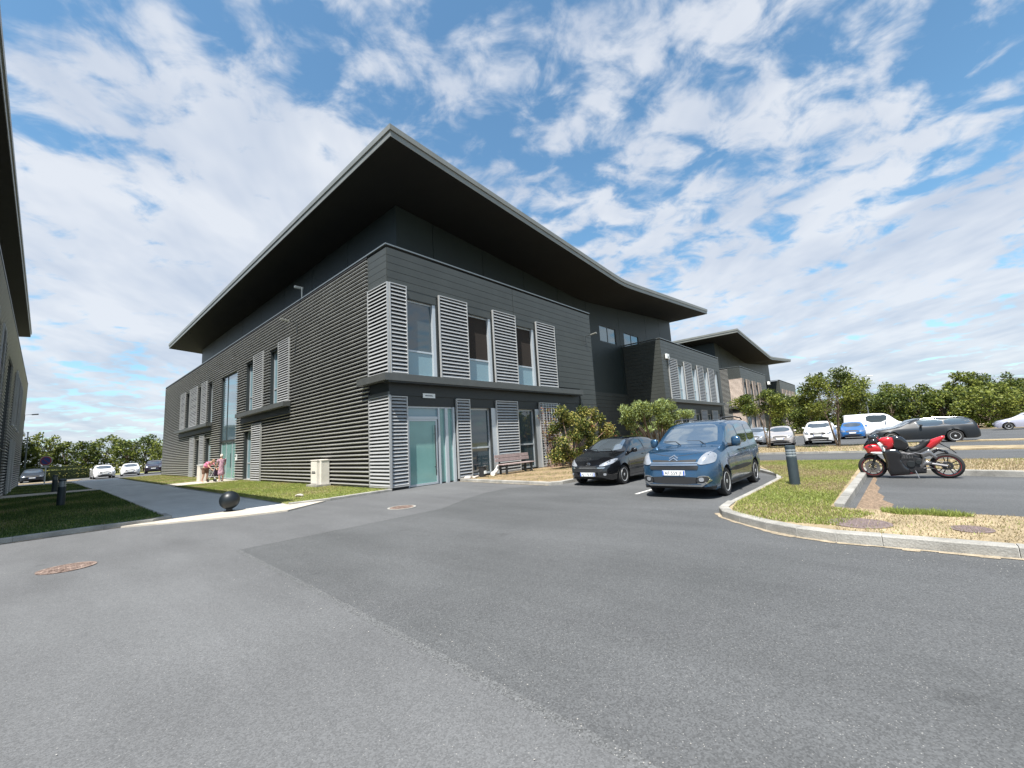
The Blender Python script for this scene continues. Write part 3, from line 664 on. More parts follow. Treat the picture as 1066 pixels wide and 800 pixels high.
        for a, b in W2:
            wn = window(PF, a, b, 4.28, 7.42, root, M['glass_film'], rail=5.32, depth=.18)
            g = MB(); bx(g, PF, b-.3, b-.02, -.15, .02, 4.30, 7.4); g.build('jamb', M['frame'], wn)
            wn = window(PF, a, b, .05, 3.1, root, M['glass'], rail=1.33, depth=.2)
        for a, b in [(27.0,28.95),(30.6,32.5),(34.1,35.85),(37.4,39.3)]:
            louvre(PF, a, b, 4.28, 7.86, root, lm, w=.028, pitch=.150); louvre(PF, a, b, .10, 3.46, root, lm, w=-.04)
        mb = MB(); bx(mb, PF, 26.7, 41.1, .03, .34, 4.0, 4.27); mb.build('ledge', M['ledge'], root)
    # ---------- set-back top storey
    mb = MB()
    if side_only:
        mb.box(2.65, 6, y_near+3.4, y_far-1.9, 9.2, 13.2, 0, T)
        mb.build('top_storey', M['upper'], root)
    else:
        # polygon following the roof underside
        xs = [2.65]+[x for x in np.arange(4, 37.6, 1.6)]+[37.6]
        poly = [(2.65, 4.9)]+[(37.6, 4.9)]+[(x, roof_z(x)-.58) for x in reversed(xs)]
        wops = [(21.9,24.7,9.3,10.75),(26.2,29.2,9.35,10.75)]
        # front skin with window holes: boxes per column
        cuts = sorted(set([2.65, 37.6]+[o[0] for o in wops]+[o[1] for o in wops]+[4.9,8.6,12.4,16.2,20.0,25.4,31.0,34.4]+list(np.arange(14, 25, 1.0))))
        for a, b in zip(cuts[:-1], cuts[1:]):
            zs_ = [(4.9 if a > 14 else 9.0, None)]
            hole = [o for o in wops if o[0] <= a+.01 and b <= o[1]+.01]
            za, zb_ = roof_z(a)-.55, roof_z(b)-.55; z0_ = 4.9 if 14 <= a < 25.8 else 9.0
            g_ = .035 if round(a, 2) in (4.9,8.6,12.4,16.2,20.0,25.4,31.0,34.4) else 0
            def col(zl, zh_a, zh_b):
                P_ = [T(x, y, z) for x, z in ((a+g_, zl), (b, zl), (b, zh_b), (a+g_, zh_a)) for y in (3.4, 3.6)]
                mb.add(P_, [(0,2,4,6),(1,7,5,3),(0,1,3,2),(2,3,5,4),(4,5,7,6),(6,7,1,0)])
            if hole: col(z0_, hole[0][2], hole[0][2]); col(hole[0][3], za, zb_)
            else: col(z0_, za, zb_)
        # side, rear and end walls
        def wallx(x, y0, y1):
            n = 8
            for k in range(n):
                a = y0+(y1-y0)*k/n+ (.03 if k else 0); b = y0+(y1-y0)*(k+1)/n
                mb.box(x, x+.2, a, b, 9.0, roof_z(x)-.56, 0, T)
        wallx(2.65, 3.605, y_far-1.9); wallx(37.4, 3.605, y_far-1.9)
        mb.box(2.9, 37.4, y_far-2.1, y_far-1.9, 9.0, 12.0, 0, T)
        mb.build('top_storey', M['upper'], root)
        PR = lambda u, w_, z: T(u, 3.4-w_, z)
        for i, o_ in enumerate(wops):
            window(PR, o_[0], o_[1], o_[2], o_[3], root, M['glass_sky'], mull=((o_[0]+o_[1])/2,), depth=.10, fm=M['frame_dark'], name='strip_window')
    # ---------- the butterfly roof
    xs = list(np.linspace(0, 16, 6))+list(np.linspace(17, 21.7, 10))+list(np.linspace(22.7, RLEN, 6))
    if side_only: xs = [0, 3, 6, 9, 12]
    y0r = roof_near if side_only else -.40; y1r = y_far+.4
    mb = MB(); n = len(xs)
    for mi, (za, zb_, ins) in enumerate(((0, -.24, .0), (-.25, -.50, .05))):
        vs = []
        for x in xs:
            xi = min(max(x, ins), RLEN-ins) if not side_only else max(x, ins)
            for y in (y0r+ins, y1r-ins):
                for dz in (za, zb_): vs.append(T(xi, y, roof_z(x)+dz))
        fs = []
        for i in range(n-1):
            a = i*4; b = a+4
            fs += [(a, b, b+2, a+2), (a+1, a+3, b+3, b+1), (a, a+1, b+1, b), (a+2, b+2, b+3, a+3)]
        fs += [(0, 2, 3, 1), ((n-1)*4, (n-1)*4+1, (n-1)*4+3, (n-1)*4+2)]
        mb.add(vs, fs, 0)
    vs = []
    for x in xs:
        xi = min(max(x, .07), RLEN-.07) if not side_only else max(x, .07)
        for y in (y0r+.07, y1r-.07): vs.append(T(xi, y, roof_z(x)-.505)); vs.append(T(xi, y, roof_z(x)-.52))
    fs = []
    for i in range(n-1):
        a = i*4; b = a+4; fs += [(a, b, b+2, a+2), (a+1, a+3, b+3, b+1), (a, a+1, b+1, b), (a+2, b+2, b+3, a+3)]
    fs += [(0, 2, 3, 1), ((n-1)*4, (n-1)*4+1, (n-1)*4+3, (n-1)*4+2)]
    rf = mb.build('roof', M['fascia'], root)
    sb = MB(); sb.add(vs, fs); sb.build('soffit', M['soffit'], rf)
    return root

main_b = office('office_building', 'large dark ribbed office block with silver louvres and a glass door at its near corner', lambda x, y, z: (x, y, z), 0, 44.5, 'full')
second_b = office('office_building', 'farther dark office block with brownish louvres at its corner, behind the parked silver car', lambda x, y, z: (x+51.3, y+.2, z), 0, 44.5, 'second', wood=True)
left_b = office('office_building', 'shaded dark ribbed office block cut off by the left edge of the picture', lambda x, y, z: (-10.05-x, y, z), .75, 45.4, 'side', roof_near=-2.25)

# lower block seen far beyond the left building, and one far right
def far_block(name, label, x0, x1, y0, y1, h, m):
    r = empty(name, (x0, y0, 0), 0, label, 'building')
    mb = MB(); mb.box(0, x1-x0, 0, y1-y0, 0, h); mb.build('wall', m, r)
    mb = MB(); mb.box(-.3, x1-x0+.3, -.3, y1-y0+.3, h, h+.35); mb.build('roof', M['fascia'], r)
    for k in range(4):
        mb = MB(); a = (x1-x0)*(k+.25)/4; mb.box(a, a+(x1-x0)/8, -.06, .02, h*.35, h*.65); mb.build('window', M['glass'], r)
    return r
far_block('far_building', 'small grey block with a pale roof edge far behind the shaded left building', -17.5, -11.0, 66, 82, 6.3, mat('pale_grey_wall', (.22,.23,.24), .7, var=.1))
far_block('far_building', 'low dark building just visible above the small tree, beyond the second office block', 110, 134, 6, 22, 9.2, M['recess'])
# ------------------------------------------------------------------ vehicles
def paint(name, col, metal=.35, rough=.3):
    m = mat('paint_'+name, col, rough, metal=metal, coat=1.0, spec=.5); return m
M['tyre'] = mat('tyre_rubber', (.018,.018,.019), .85, bump=.2, bscale=60)
M['rim'] = mat('alloy_rim', (.60,.61,.62), .35, metal=.5)
M['plastic'] = mat('black_plastic', (.018,.019,.021), .6)
M['carglass'] = mat('car_glass', (.018,.028,.032), .02, spec=1.0, coat=1.0)
M['windscreen'] = mat('windscreen_glass', (.27,.33,.38), .02, metal=.8, spec=1.0, coat=1.0)
M['sidefar'] = mat('far_side_glass', (.10,.13,.16), .04, metal=.6, coat=1.0)
M['lampfar'] = mat('far_headlight', (.22,.24,.27), .15, metal=.3, coat=1.0)
M['lamp'] = mat('headlight_glass', (.36,.38,.41), .16, metal=.45, coat=1.0, var=.1, vscale=9)
M['redlamp'] = mat('tail_light', (.35,.02,.02), .15, coat=1.0)
M['amber'] = mat('amber_lamp', (.6,.25,.05), .2, coat=1.0)
M['chrome'] = mat('chrome_trim', (.6,.62,.64), .15, metal=.95)
M['numberplate'] = mat('number_plate', (.78,.80,.80), .4)
M['plateblue'] = mat('plate_blue_band', (.03,.10,.42), .4)
M['under'] = mat('car_underbody', (.008,.008,.009), .9)

def chaikin(p, n=2):
    for _ in range(n):
        q = []
        for i in range(len(p)):
            a = p[i]; b = p[(i+1) % len(p)]
            q += [(a[0]*.75+b[0]*.25, a[1]*.75+b[1]*.25), (a[0]*.25+b[0]*.75, a[1]*.25+b[1]*.75)]
        p = q
    return p
def interp(pts, x):
    xs = [p[0] for p in pts]; ys = [p[1] for p in pts]
    return float(np.interp(x, xs, ys))
def smooth_interp(pts, x, r=.06):
    return sum(interp(pts, x+r*k) for k in (-1,-.5,0,.5,1))/5

class Car:
    def __init__(s, name, label, spec, pmat, loc, rz, cat='car', far=False):
        s.sp = spec; s.root = empty(name, loc, rz, label, cat); s.far = far
        Lx, W, H = spec['L'], spec['W']/2, spec['H']
        top, belt = spec['top'], spec['belt']; sill = spec.get('sill', .24); fx = spec['wheels']; rr = spec['r']
        zc = interp(belt, Lx*.5)
        xs = sorted(set([round(x, 4) for x in list(np.linspace(0, .5, 12))+list(np.linspace(.5, Lx-.5, 70 if not far else 40))+list(np.linspace(Lx-.5, Lx, 12))]))
        vs = []; rows = []
        def width(x):
            rf, rb = spec.get('rf', .55), spec.get('rb', .35); ef, eb = spec.get('ef', .60), spec.get('eb', .80); k = 1
            if x < rf: k = ef+(1-ef)*math.sqrt(max(0, 1-(1-x/rf)**2.2))
            if x > Lx-rb: k = eb+(1-eb)*math.sqrt(max(0, 1-(1-(Lx-x)/rb)**2.2))
            return W*k
        s.width = width
        rt = spec.get('roofw', .74)
        for x in xs:
            w_ = width(x); zt = smooth_interp(top, x, .05); zb_ = smooth_interp(belt, x, .05); zb_ = min(zb_, zt-.02); lo = sill
            if x < .3: lo = sill-.02+ (.10*(1-x/.3)**2)
            if x > Lx-.3: lo = sill+.12*(1-(Lx-x)/.3)**2
            arch = 0
            for wx in fx:
                ra = rr+.065; d_ = abs(x-wx)
                if d_ < ra: arch = max(arch, rr+math.sqrt(ra*ra-d_*d_))
            lob = max(lo, arch); cab = max(0, min(1, (zt-zb_-.06)/(H-zc-.06)))
            wt = w_*(.90*(1-cab)+rt*cab)
            hh = zb_-lo
            def sidez(f): return max(lob+.002*f, lo+hh*f)
            flare = .012 if arch > lo else 0
            row = [(0, lob+.0), (w_*.80, lob), (w_*.955+flare, lob+.001), (w_*.985+flare, sidez(.25)), (w_*1.0+flare, sidez(.5)), (w_*.995, sidez(.72)), (w_*.975, sidez(.92)), (w_*.945, zb_)]
            # greenhouse
            za = zb_+(zt-zb_)*.5; row += [(w_*.945*(1-.5)+wt*.5+ .012*cab, za), (wt*1.0, zb_+(zt-zb_)*.86), (wt*.93, zt-(.035*cab+.012)), (wt*.72, zt-.006), (wt*.36, zt+.010), (0, zt+.016)]
            rows.append([(x, y, z) for y, z in row])
        m = len(rows[0]); n = len(rows); full = []
        for r in rows: full.append(r + [(x, -y, z) for x, y, z in reversed(r[1:-1])])
        k = len(full[0]); vs = [p for r in full for p in r]; fs = []; mi = []
        for i in range(n-1):
            for j in range(k):
                j2 = (j+1) % k
                fs.append((i*k+j, i*k+j2, (i+1)*k+j2, (i+1)*k+j)); mi.append(1 if (j in (0, 1) or j in (k-1, k-2)) else 0)
        fs.append(tuple(range(k))); mi.append(0); fs.append(tuple((n-1)*k+j for j in range(k-1, -1, -1))); mi.append(0)
        me = D.meshes.new('body'); me.from_pydata(vs, [], fs); me.materials.append(pmat); me.materials.append(M['under'])
        me.polygons.foreach_set('material_index', mi)
        b = bmesh.new(); b.from_mesh(me); bmesh.ops.recalc_face_normals(b, faces=b.faces); bmesh.ops.triangulate(b, faces=[f for f in b.faces if len(f.verts) > 4]); b.to_mesh(me); b.free()
        me.polygons.foreach_set('use_smooth', [True]*len(me.polygons)); me.set_sharp_from_angle(angle=R(42)); me.update()
        s.body = D.objects.new('body', me); COL.objects.link(s.body); s.body.parent = s.root
        s.vs = vs; s.bvh = BVHTree.FromPolygons([Vector(v_) for v_ in vs], [tuple(p.vertices) for p in me.polygons])
        s.pm = pmat
        # wheels
        for wx in fx:
            for sg in (-1, 1): s.wheel(wx, sg*(W-.115), rr, sg)
    def wheel(s, x, y, r, sg, spokes=None):
        spokes = spokes or s.sp.get('spokes', 7); tw = .10
        f = lambda a, b, h: (x+a, y+sg*h, r+b)
        mb = MB(); mb.lathe([(r*.64,-tw),(r*.93,-tw),(r*.985,-tw*.8),(r,-tw*.5),(r,tw*.5),(r*.985,tw*.8),(r*.93,tw),(r*.70,tw*1.02),(r*.64,tw*.9),(r*.64,-tw)], 32, f, closed=False)
        wh = mb.build('wheel', M['tyre'], s.root, smooth=True)
        mb = MB(); mb.lathe([(r*.66,tw*.95),(r*.66,tw*.80),(r*.60,tw*.70),(r*.58,-tw*.4),(.001,-tw*.4)], 32, f, mi=1); mb.lathe([(r*.68,tw*.93),(r*.66,tw*1.04),(r*.61,tw*.98),(r*.60,tw*.6)], 32, f)
        for k in range(spokes):
            t = 2*math.pi*k/spokes; c, s_ = math.cos(t), math.sin(t); wd = r*.105 if spokes < 8 else r*.07
            pts = []
            for rad, ww in ((r*.10, wd*1.2), (r*.62, wd*.9)):
                for e in (-1, 1):
                    for h in (tw*.55, tw*.88): pts.append(f(c*rad-s_*e*ww, s_*rad+c*e*ww, h))
            mb.add(pts, [(0,1,3,2),(4,6,7,5),(0,4,5,1),(2,3,7,6),(0,2,6,4),(1,5,7,3)])
        mb.lathe([(r*.17,tw*.4),(r*.17,tw*.92),(r*.12,tw*1.0),(.001,tw*1.0)], 16, f)
        mb.build('rim', [M['rim'], M['under']], wh, smooth=True)
    def proj(s, name, poly, axis, material, off=.004, step=.06, par=None, rnd=2, sign=1, thick=.02, shift=0, label=None):
        """raised panel following the body. axis 'f' (y,z) from nose, 'r' (y,z) from tail, 's' (x,z) from side sign, 't' (x,y) from top"""
        if rnd: poly = chaikin(poly, rnd)
        b = bmesh.new(); vv = [b.verts.new((p[0], p[1], 0)) for p in poly]; b.faces.new(vv)
        x0, x1 = min(p[0] for p in poly), max(p[0] for p in poly); y0, y1 = min(p[1] for p in poly), max(p[1] for p in poly)
        for ax_, a0, a1 in ((0, x0, x1), (1, y0, y1)):
            n = int((a1-a0)/step)
            for i in range(1, n+1):
                co = [0,0,0]; co[ax_] = a0+(a1-a0)*i/(n+1); no = [0,0,0]; no[ax_] = 1
                bmesh.ops.bisect_plane(b, geom=b.verts[:]+b.edges[:]+b.faces[:], plane_co=co, plane_no=no, dist=1e-5)
        dd = {'f': Vector((1,0,0)), 'r': Vector((-1,0,0)), 's': Vector((0,-sign,0)), 't': Vector((0,0,-1))}[axis]
        for v_ in b.verts:
            a, c = v_.co.x, v_.co.y
            o = {'f': Vector((-2, a, c)), 'r': Vector((s.sp['L']+2, a, c)), 's': Vector((a, sign*3, c)), 't': Vector((a, c, 4))}[axis]
            hit = s.bvh.ray_cast(o, dd)
            if hit[0] is None:
                q = s.bvh.find_nearest(o+dd*(2.3 if axis in 'fr' else 2.1)); p = q[0]
            else: p = hit[0]
            v_.co = p-dd*off
        ed = [e for e in b.edges if len(e.link_faces) == 1]
        ex = bmesh.ops.extrude_edge_only(b, edges=ed); 
        for g in ex['geom']:
            if isinstance(g, bmesh.types.BMVert): g.co += dd*(thick+off)
        bmesh.ops.recalc_face_normals(b, faces=b.faces)
        cen = sum((v_.co for v_ in b.verts), Vector())/len(b.verts)
        # orient outwards
        sm = sum((f.normal.dot(-dd)*f.calc_area() for f in b.faces))
        if sm < 0: bmesh.ops.reverse_faces(b, faces=b.faces)
        me = D.meshes.new(name); b.to_mesh(me); b.free(); me.materials.append(material)
        me.polygons.foreach_set('use_smooth', [True]*len(me.polygons)); me.set_sharp_from_angle(angle=R(40))
        o = D.objects.new(name, me); COL.objects.link(o); o.parent = par or s.root
        if label: o['label'] = label
        return o
    def line(s, name, pts, axis, w_=.010, material=None, par=None, sign=1, off=.0015):
        # thin seam as a narrow polygon
        P = [Vector(p) for p in pts]; L_, R_ = [], []
        for i, p in enumerate(P):
            d = (P[min(i+1, len(P)-1)]-P[max(i-1, 0)]).normalized(); nn = Vector((-d.y, d.x))*w_/2; L_.append(tuple(p+nn)); R_.append(tuple(p-nn))
        return s.proj(name, L_+R_[::-1], axis, material or M['plastic'], off, .07, par, 0, sign, .006)
    def pod(s, name, c, size, material, par=None, sub=2):
        b = bmesh.new(); bmesh.ops.create_cube(b, size=1); bmesh.ops.subdivide_edges(b, edges=b.edges, cuts=3, use_grid_fill=True)
        for v_ in b.verts:
            q = v_.co*2; l = (abs(q.x)**3+abs(q.y)**3+abs(q.z)**3)**(1/3); q = q/l; v_.co = Vector((c[0]+q.x*size[0]/2, c[1]+q.y*size[1]/2, c[2]+q.z*size[2]/2))
        me = D.meshes.new(name); b.to_mesh(me); b.free(); me.materials.append(material); me.polygons.foreach_set('use_smooth', [True]*len(me.polygons))
        o = D.objects.new(name, me); COL.objects.link(o); o.parent = par or s.root; return o
    def plate(s, y, z, txt=None, w_=.52, h=.11):
        pts = [(y-w_/2, z-h/2), (y+w_/2, z-h/2), (y+w_/2, z+h/2), (y-w_/2, z+h/2)]
        hit = s.bvh.ray_cast(Vector((-2, y, z)), Vector((1,0,0)))[0]; x = hit.x-.02
        mb = MB(); mb.box(x-.012, x+.03, y-w_/2, y+w_/2, z-h/2, z+h/2); p = mb.build('number_plate', M['numberplate'], s.root, bevel=.004)
        mb = MB()
        for sg in (-1, 1): mb.box(x-.0135, x-.011, y+sg*w_/2-(.036 if sg > 0 else -.003), y+sg*w_/2+(-.003 if sg > 0 else .036), z-h/2+.004, z+h/2-.004)
        mb.build('plate_band', M['plateblue'], p)
        if txt:
            mt = Matrix.Translation((x-.0145, y, z-.002)) @ Matrix(((0,0,-1,0),(-1,0,0,0),(0,1,0,0),(0,0,0,1)))
            text_mesh(txt, .105, 'plate_text', M['glyph'], p, mt)
        return p

def mirror_poly(p): return [(-a, b) for a, b in p]
# ---- blue family van (front three-quarter, big in view)
M['blue_van'] = paint('mid_blue', (.027,.080,.155), .55, .26)
spec = dict(L=4.38, W=1.81, H=1.80, r=.325, wheels=(.88, 3.61), spokes=5, sill=.22, rf=.62, ef=.66, rb=.25, eb=.88, roofw=.80,
  top=[(0,.70),(.06,.86),(.16,.98),(.32,1.05),(.60,1.10),(.98,1.155),(1.08,1.18),(1.40,1.44),(1.72,1.66),(1.92,1.735),(2.4,1.785),(3.2,1.80),(4.0,1.775),(4.22,1.70),(4.33,1.35),(4.38,.95)],
  belt=[(0,.58),(.12,.80),(.30,.90),(1.0,1.06),(2.5,1.10),(4.2,1.13),(4.38,.90)])
c = Car('family_van', 'mid blue family van with roof bars parked nose-out beside the black hatchback', spec, M['blue_van'], (1.42, -9.76, .004), 0, 'van')
VAN = c
ws = c.proj('windscreen', [(-.70,1.20),(.70,1.20),(.645,1.45),(.575,1.655),(.3,1.69),(-.3,1.69),(-.575,1.655),(-.645,1.45)], 'f', M['windscreen'], .006, rnd=1)
for sg in (-1, 1):
    q = c.proj('side_window', [(1.28,1.17),(1.50,1.40),(1.80,1.63),(2.30,1.665),(2.36,1.40),(2.38,1.15)], 's', M['carglass'], .005, sign=sg, rnd=1)
    c.proj('side_window', [(2.46,1.15),(2.44,1.40),(2.44,1.67),(3.20,1.665),(3.28,1.4),(3.28,1.16)], 's', M['carglass'], .005, sign=sg, rnd=1)
    c.proj('side_window', [(3.38,1.18),(3.36,1.4),(3.34,1.655),(3.95,1.63),(4.10,1.4),(4.12,1.22)], 's', M['carglass'], .005, sign=sg, rnd=1)
    for pts in ([(1.18,1.14),(1.14,.62),(1.26,.32),(2.40,.30),(2.42,1.66)], [(2.42,.30),(3.10,.32),(3.20,.62),(3.32,.80),(3.34,1.66)]):
        c.line('door_seam', pts, 's', .012, sign=sg)
    c.proj('side_moulding', [(1.24,.52),(3.12,.52),(3.12,.62),(1.24,.62)], 's', M['plastic'], .016, sign=sg, rnd=1)
    c.proj('sill_trim', [(1.26,.235),(3.24,.235),(3.24,.31),(1.26,.31)], 's', M['plastic'], .014, sign=sg, rnd=0)
    mb = MB(); mb.box(2.12, 2.32, sg*.905-.022, sg*.905+.022, .985, 1.015); mb.build('door_handle', M['plastic'], c.root, bevel=.01)
    mb = MB(); mb.box(2.60, 2.80, sg*.905-.022, sg*.905+.022, .985, 1.015); mb.build('door_handle', M['plastic'], c.root, bevel=.01)
    p = c.pod('wing_mirror', (1.46, sg*1.03, 1.23), (.15, .21, .25), M['blue_van'])
    mb = MB(); mb.tube([(1.50, sg*.83, 1.14), (1.48, sg*.97, 1.15)], [.05,.04]); mb.build('mirror_arm', M['plastic'], p, smooth=True)
    mb = MB(); mb.tube([(1.95, sg*.60, 1.77), (2.05, sg*.60, 1.835), (2.9, sg*.60, 1.865), (3.85, sg*.60, 1.84), (3.98, sg*.60, 1.78)], [.02,.018,.018,.018,.02]); mb.build('roof_bar', M['plastic'], c.root, smooth=True)
    hl = [(sg*.52,.80),(sg*.62,.765),(sg*.84,.80),(sg*.865,.86),(sg*.84,1.0),(sg*.76,1.055),(sg*.66,1.02)]
    h_ = c.proj('headlight', hl, 'f', M['lamp'], .020, step=.05, rnd=2, thick=.04)
    c.proj('fog_light', [(sg*.56,.40),(sg*.66,.40),(sg*.66,.49),(sg*.56,.49)], 'f', M['lamp'], .030, step=.05, rnd=2)
    c.proj('fog_light_surround', [(sg*.47,.34),(sg*.76,.36),(sg*.78,.50),(sg*.66,.54),(sg*.50,.50)], 'f', M['chrome'], .012, step=.05, rnd=2)
    c.proj('fog_light_recess', [(sg*.49,.36),(sg*.74,.375),(sg*.76,.49),(sg*.66,.52),(sg*.51,.485)], 'f', M['plastic'], .017, step=.05, rnd=2)
c.proj('tail_bumper', [(-.8,.3),(.8,.3),(.8,.55),(-.8,.55)], 'r', M['plastic'], .02)
c.proj('upper_grille', [(-.50,.835),(.50,.835),(.52,.885),(.1,.87),(-.1,.87),(-.52,.885)], 'f', M['plastic'], .012, rnd=0)
c.proj('grille_trim', [(-.56,.80),(.56,.80),(.56,.83),(.06,.83),(0,.83),(-.06,.83),(-.56,.83)], 'f', M['chrome'], .016, rnd=0)
c.proj('grille', [(-.54,.66),(.54,.66),(.57,.74),(-.57,.74)], 'f', M['plastic'], .014, rnd=0)
c.proj('grille_bar', [(-.55,.756),(.55,.756),(.55,.780),(-.55,.780)], 'f', M['chrome'], .018, rnd=0)
c.proj('lower_grille', [(-.56,.34),(.56,.34),(.60,.46),(.5,.50),(-.5,.50),(-.60,.46)], 'f', M['plastic'], .012, rnd=1)
c.proj('bumper_trim', [(-.60,.285),(.60,.285),(.80,.42),(.78,.45),(.58,.33),(-.58,.33),(-.78,.45),(-.80,.42)], 'f', M['chrome'], .020, rnd=0)
c.proj('bumper_lip', [(-.82,.22),(.82,.22),(.84,.30),(.62,.275),(-.62,.275),(-.84,.30)], 'f', M['plastic'], .016, rnd=0)
c.line('bonnet_seam', [(-.60,1.04),(-.3,.985),(0,.955),(.3,.985),(.60,1.04)], 'f', .010)
for z_ in (.89,.945):     # the badge: two chevrons
    c.line('badge_chevron', [(-.10,z_-.03),(0,z_+.035),(.10,z_-.03)], 'f', .026, M['chrome'], off=.022)
c.plate(0, .585, 'AF 559 JF')
for sg, y0 in ((1,.08),(-1,-.52)):
    mb = MB(); mb.tube([(1.00, y0+.06, 1.185), (1.18, y0+.25, 1.275), (1.19, y0+.62-.06, 1.285)], .008, 6); mb.build('wiper', M['plastic'], c.root)
mb = MB(); mb.tube([(3.95,0,1.80),(4.05,0,1.98)], [.012,.004], 6); mb.build('aerial', M['plastic'], c.root)

# ---- black hatchback
M['black_car'] = paint('black', (.006,.0065,.008), .1, .15)
spec = dict(L=4.03, W=1.70, H=1.47, r=.30, wheels=(.80, 3.34), spokes=9, sill=.20, rf=.75, ef=.52, rb=.35, eb=.80, roofw=.72,
  top=[(0,.56),(.06,.66),(.18,.75),(.5,.865),(.9,.955),(1.06,.99),(1.4,1.22),(1.78,1.405),(2.1,1.46),(2.6,1.47),(3.1,1.43),(3.55,1.32),(3.85,1.10),(3.98,.95),(4.03,.7)],
  belt=[(0,.48),(.12,.64),(.35,.74),(1.0,.90),(2.2,.96),(3.3,1.02),(3.9,.98),(4.03,.65)])
c = Car('hatchback_car', 'black hatchback parked between the planted bed and the blue van', spec, M['black_car'], (3.0, -6.42, .004), 0)
c.proj('windscreen', [(-.60,1.03),(.60,1.03),(.56,1.22),(.49,1.385),(.2,1.41),(-.2,1.41),(-.49,1.385),(-.56,1.22)], 'f', M['windscreen'], .006, rnd=1)
for sg in (-1, 1):
    c.proj('side_window', [(1.36,1.01),(1.56,1.17),(1.86,1.34),(2.28,1.385),(2.34,1.2),(2.38,1.01)], 's', M['carglass'], .005, sign=sg, rnd=1)
    c.proj('side_window', [(2.46,1.02),(2.42,1.2),(2.38,1.385),(2.90,1.36),(3.28,1.25),(3.44,1.12),(3.3,1.05)], 's', M['carglass'], .005, sign=sg, rnd=1)
    c.line('door_seam', [(1.16,.94),(1.12,.60),(1.24,.28),(2.38,.27),(2.44,.9),(2.36,1.40)], 's', .012, sign=sg)
    c.proj('side_moulding', [(1.2,.42),(2.36,.42),(2.36,.48),(1.2,.48)], 's', M['plastic'], .014, sign=sg, rnd=1)
    mb = MB(); mb.box(2.16, 2.34, sg*.845-.02, sg*.845+.02, .86, .89); mb.build('door_handle', M['black_car'], c.root, bevel=.01)
    p = c.pod('wing_mirror', (1.42, sg*.93, 1.03), (.14, .20, .15), M['black_car'])
    mb = MB(); mb.tube([(1.46, sg*.78, .98), (1.44, sg*.90, 1.0)], [.04,.03]); mb.build('mirror_arm', M['plastic'], p, smooth=True)
    c.proj('headlight', [(sg*.36,.615),(sg*.50,.60),(sg*.74,.66),(sg*.80,.78),(sg*.765,.83),(sg*.60,.76)], 'f', M['lamp'], .010, step=.05, rnd=2)
    c.proj('fog_light', [(sg*.54,.33),(sg*.62,.33),(sg*.62,.40),(sg*.54,.40)], 'f', M['lamp'], .016, step=.05, rnd=2)
c.proj('grille', [(-.46,.42),(.46,.42),(.54,.50),(.5,.535),(-.5,.535),(-.54,.50)], 'f', M['plastic'], .012, rnd=1)
c.proj('grille_trim', [(-.56,.545),(.56,.545),(.60,.575),(-.60,.575)], 'f', M['chrome'], .010, rnd=0)
c.proj('lower_grille', [(-.44,.24),(.44,.24),(.48,.30),(-.48,.30)], 'f', M['plastic'], .012, rnd=1)
c.proj('bumper_trim', [(-.66,.20),(.66,.20),(.66,.222),(-.66,.222)], 'f', M['chrome'], .014, rnd=0)
# lion-like badge kept as small heraldic strokes
bd = c.line('badge', [(-.075,.645),(-.03,.70),(.0,.655),(.03,.71),(.075,.69)], 'f', .026, M['chrome'], off=.02)
c.line('badge', [(-.075,.645),(0,.625),(.07,.645)], 'f', .02, M['chrome'], off=.02)
c.plate(0, .36, 'AJ 170 FZ')
for y0 in (-.42,.10):
    mb = MB(); mb.tube([(.98, y0, .985), (1.16, y0+.20, 1.085), (1.17, y0+.5, 1.09)], .008, 6); mb.build('wiper', M['plastic'], c.root)
c.proj('bonnet_intake', [(-.30,.60),(.30,.60),(.30,.612),(-.30,.612)], 'f', M['plastic'], .008, rnd=0)

# ---- simpler cars for the distance, shapes varied by kind
HATCH = dict(L=4.1, W=1.76, H=1.47, r=.31, wheels=(.82, 3.40), spokes=7, sill=.21, rf=.7, ef=.58, rb=.35, eb=.8, roofw=.73,
  top=[(0,.60),(.08,.70),(.22,.80),(.9,.97),(1.05,1.0),(1.75,1.40),(2.1,1.46),(2.7,1.47),(3.4,1.39),(3.85,1.12),(4.02,.95),(4.1,.65)], belt=[(0,.5),(.12,.66),(.35,.76),(1,.92),(3.4,1.0),(3.95,.96),(4.1,.6)])
SUV = dict(L=4.45, W=1.84, H=1.67, r=.35, wheels=(.88, 3.54), spokes=5, sill=.26, rf=.6, ef=.70, rb=.3, eb=.85, roofw=.76,
  top=[(0,.78),(.05,.90),(.18,1.0),(.9,1.10),(1.1,1.14),(1.75,1.56),(2.1,1.65),(3.0,1.67),(3.8,1.60),(4.2,1.25),(4.38,1.1),(4.45,.8)], belt=[(0,.65),(.12,.86),(.35,.94),(1,1.06),(4.0,1.15),(4.45,.78)])
ESTATE = dict(L=4.78, W=1.83, H=1.47, r=.35, wheels=(.92, 3.72), spokes=10, sill=.20, rf=.7, ef=.6, rb=.35, eb=.82, roofw=.72,
  top=[(0,.60),(.08,.70),(.22,.79),(1.2,.94),(1.38,.97),(2.0,1.36),(2.35,1.44),(3.4,1.46),(4.25,1.42),(4.55,1.28),(4.72,.98),(4.78,.6)], belt=[(0,.5),(.12,.66),(.35,.75),(1.3,.90),(4.2,.99),(4.65,.95),(4.78,.6)])
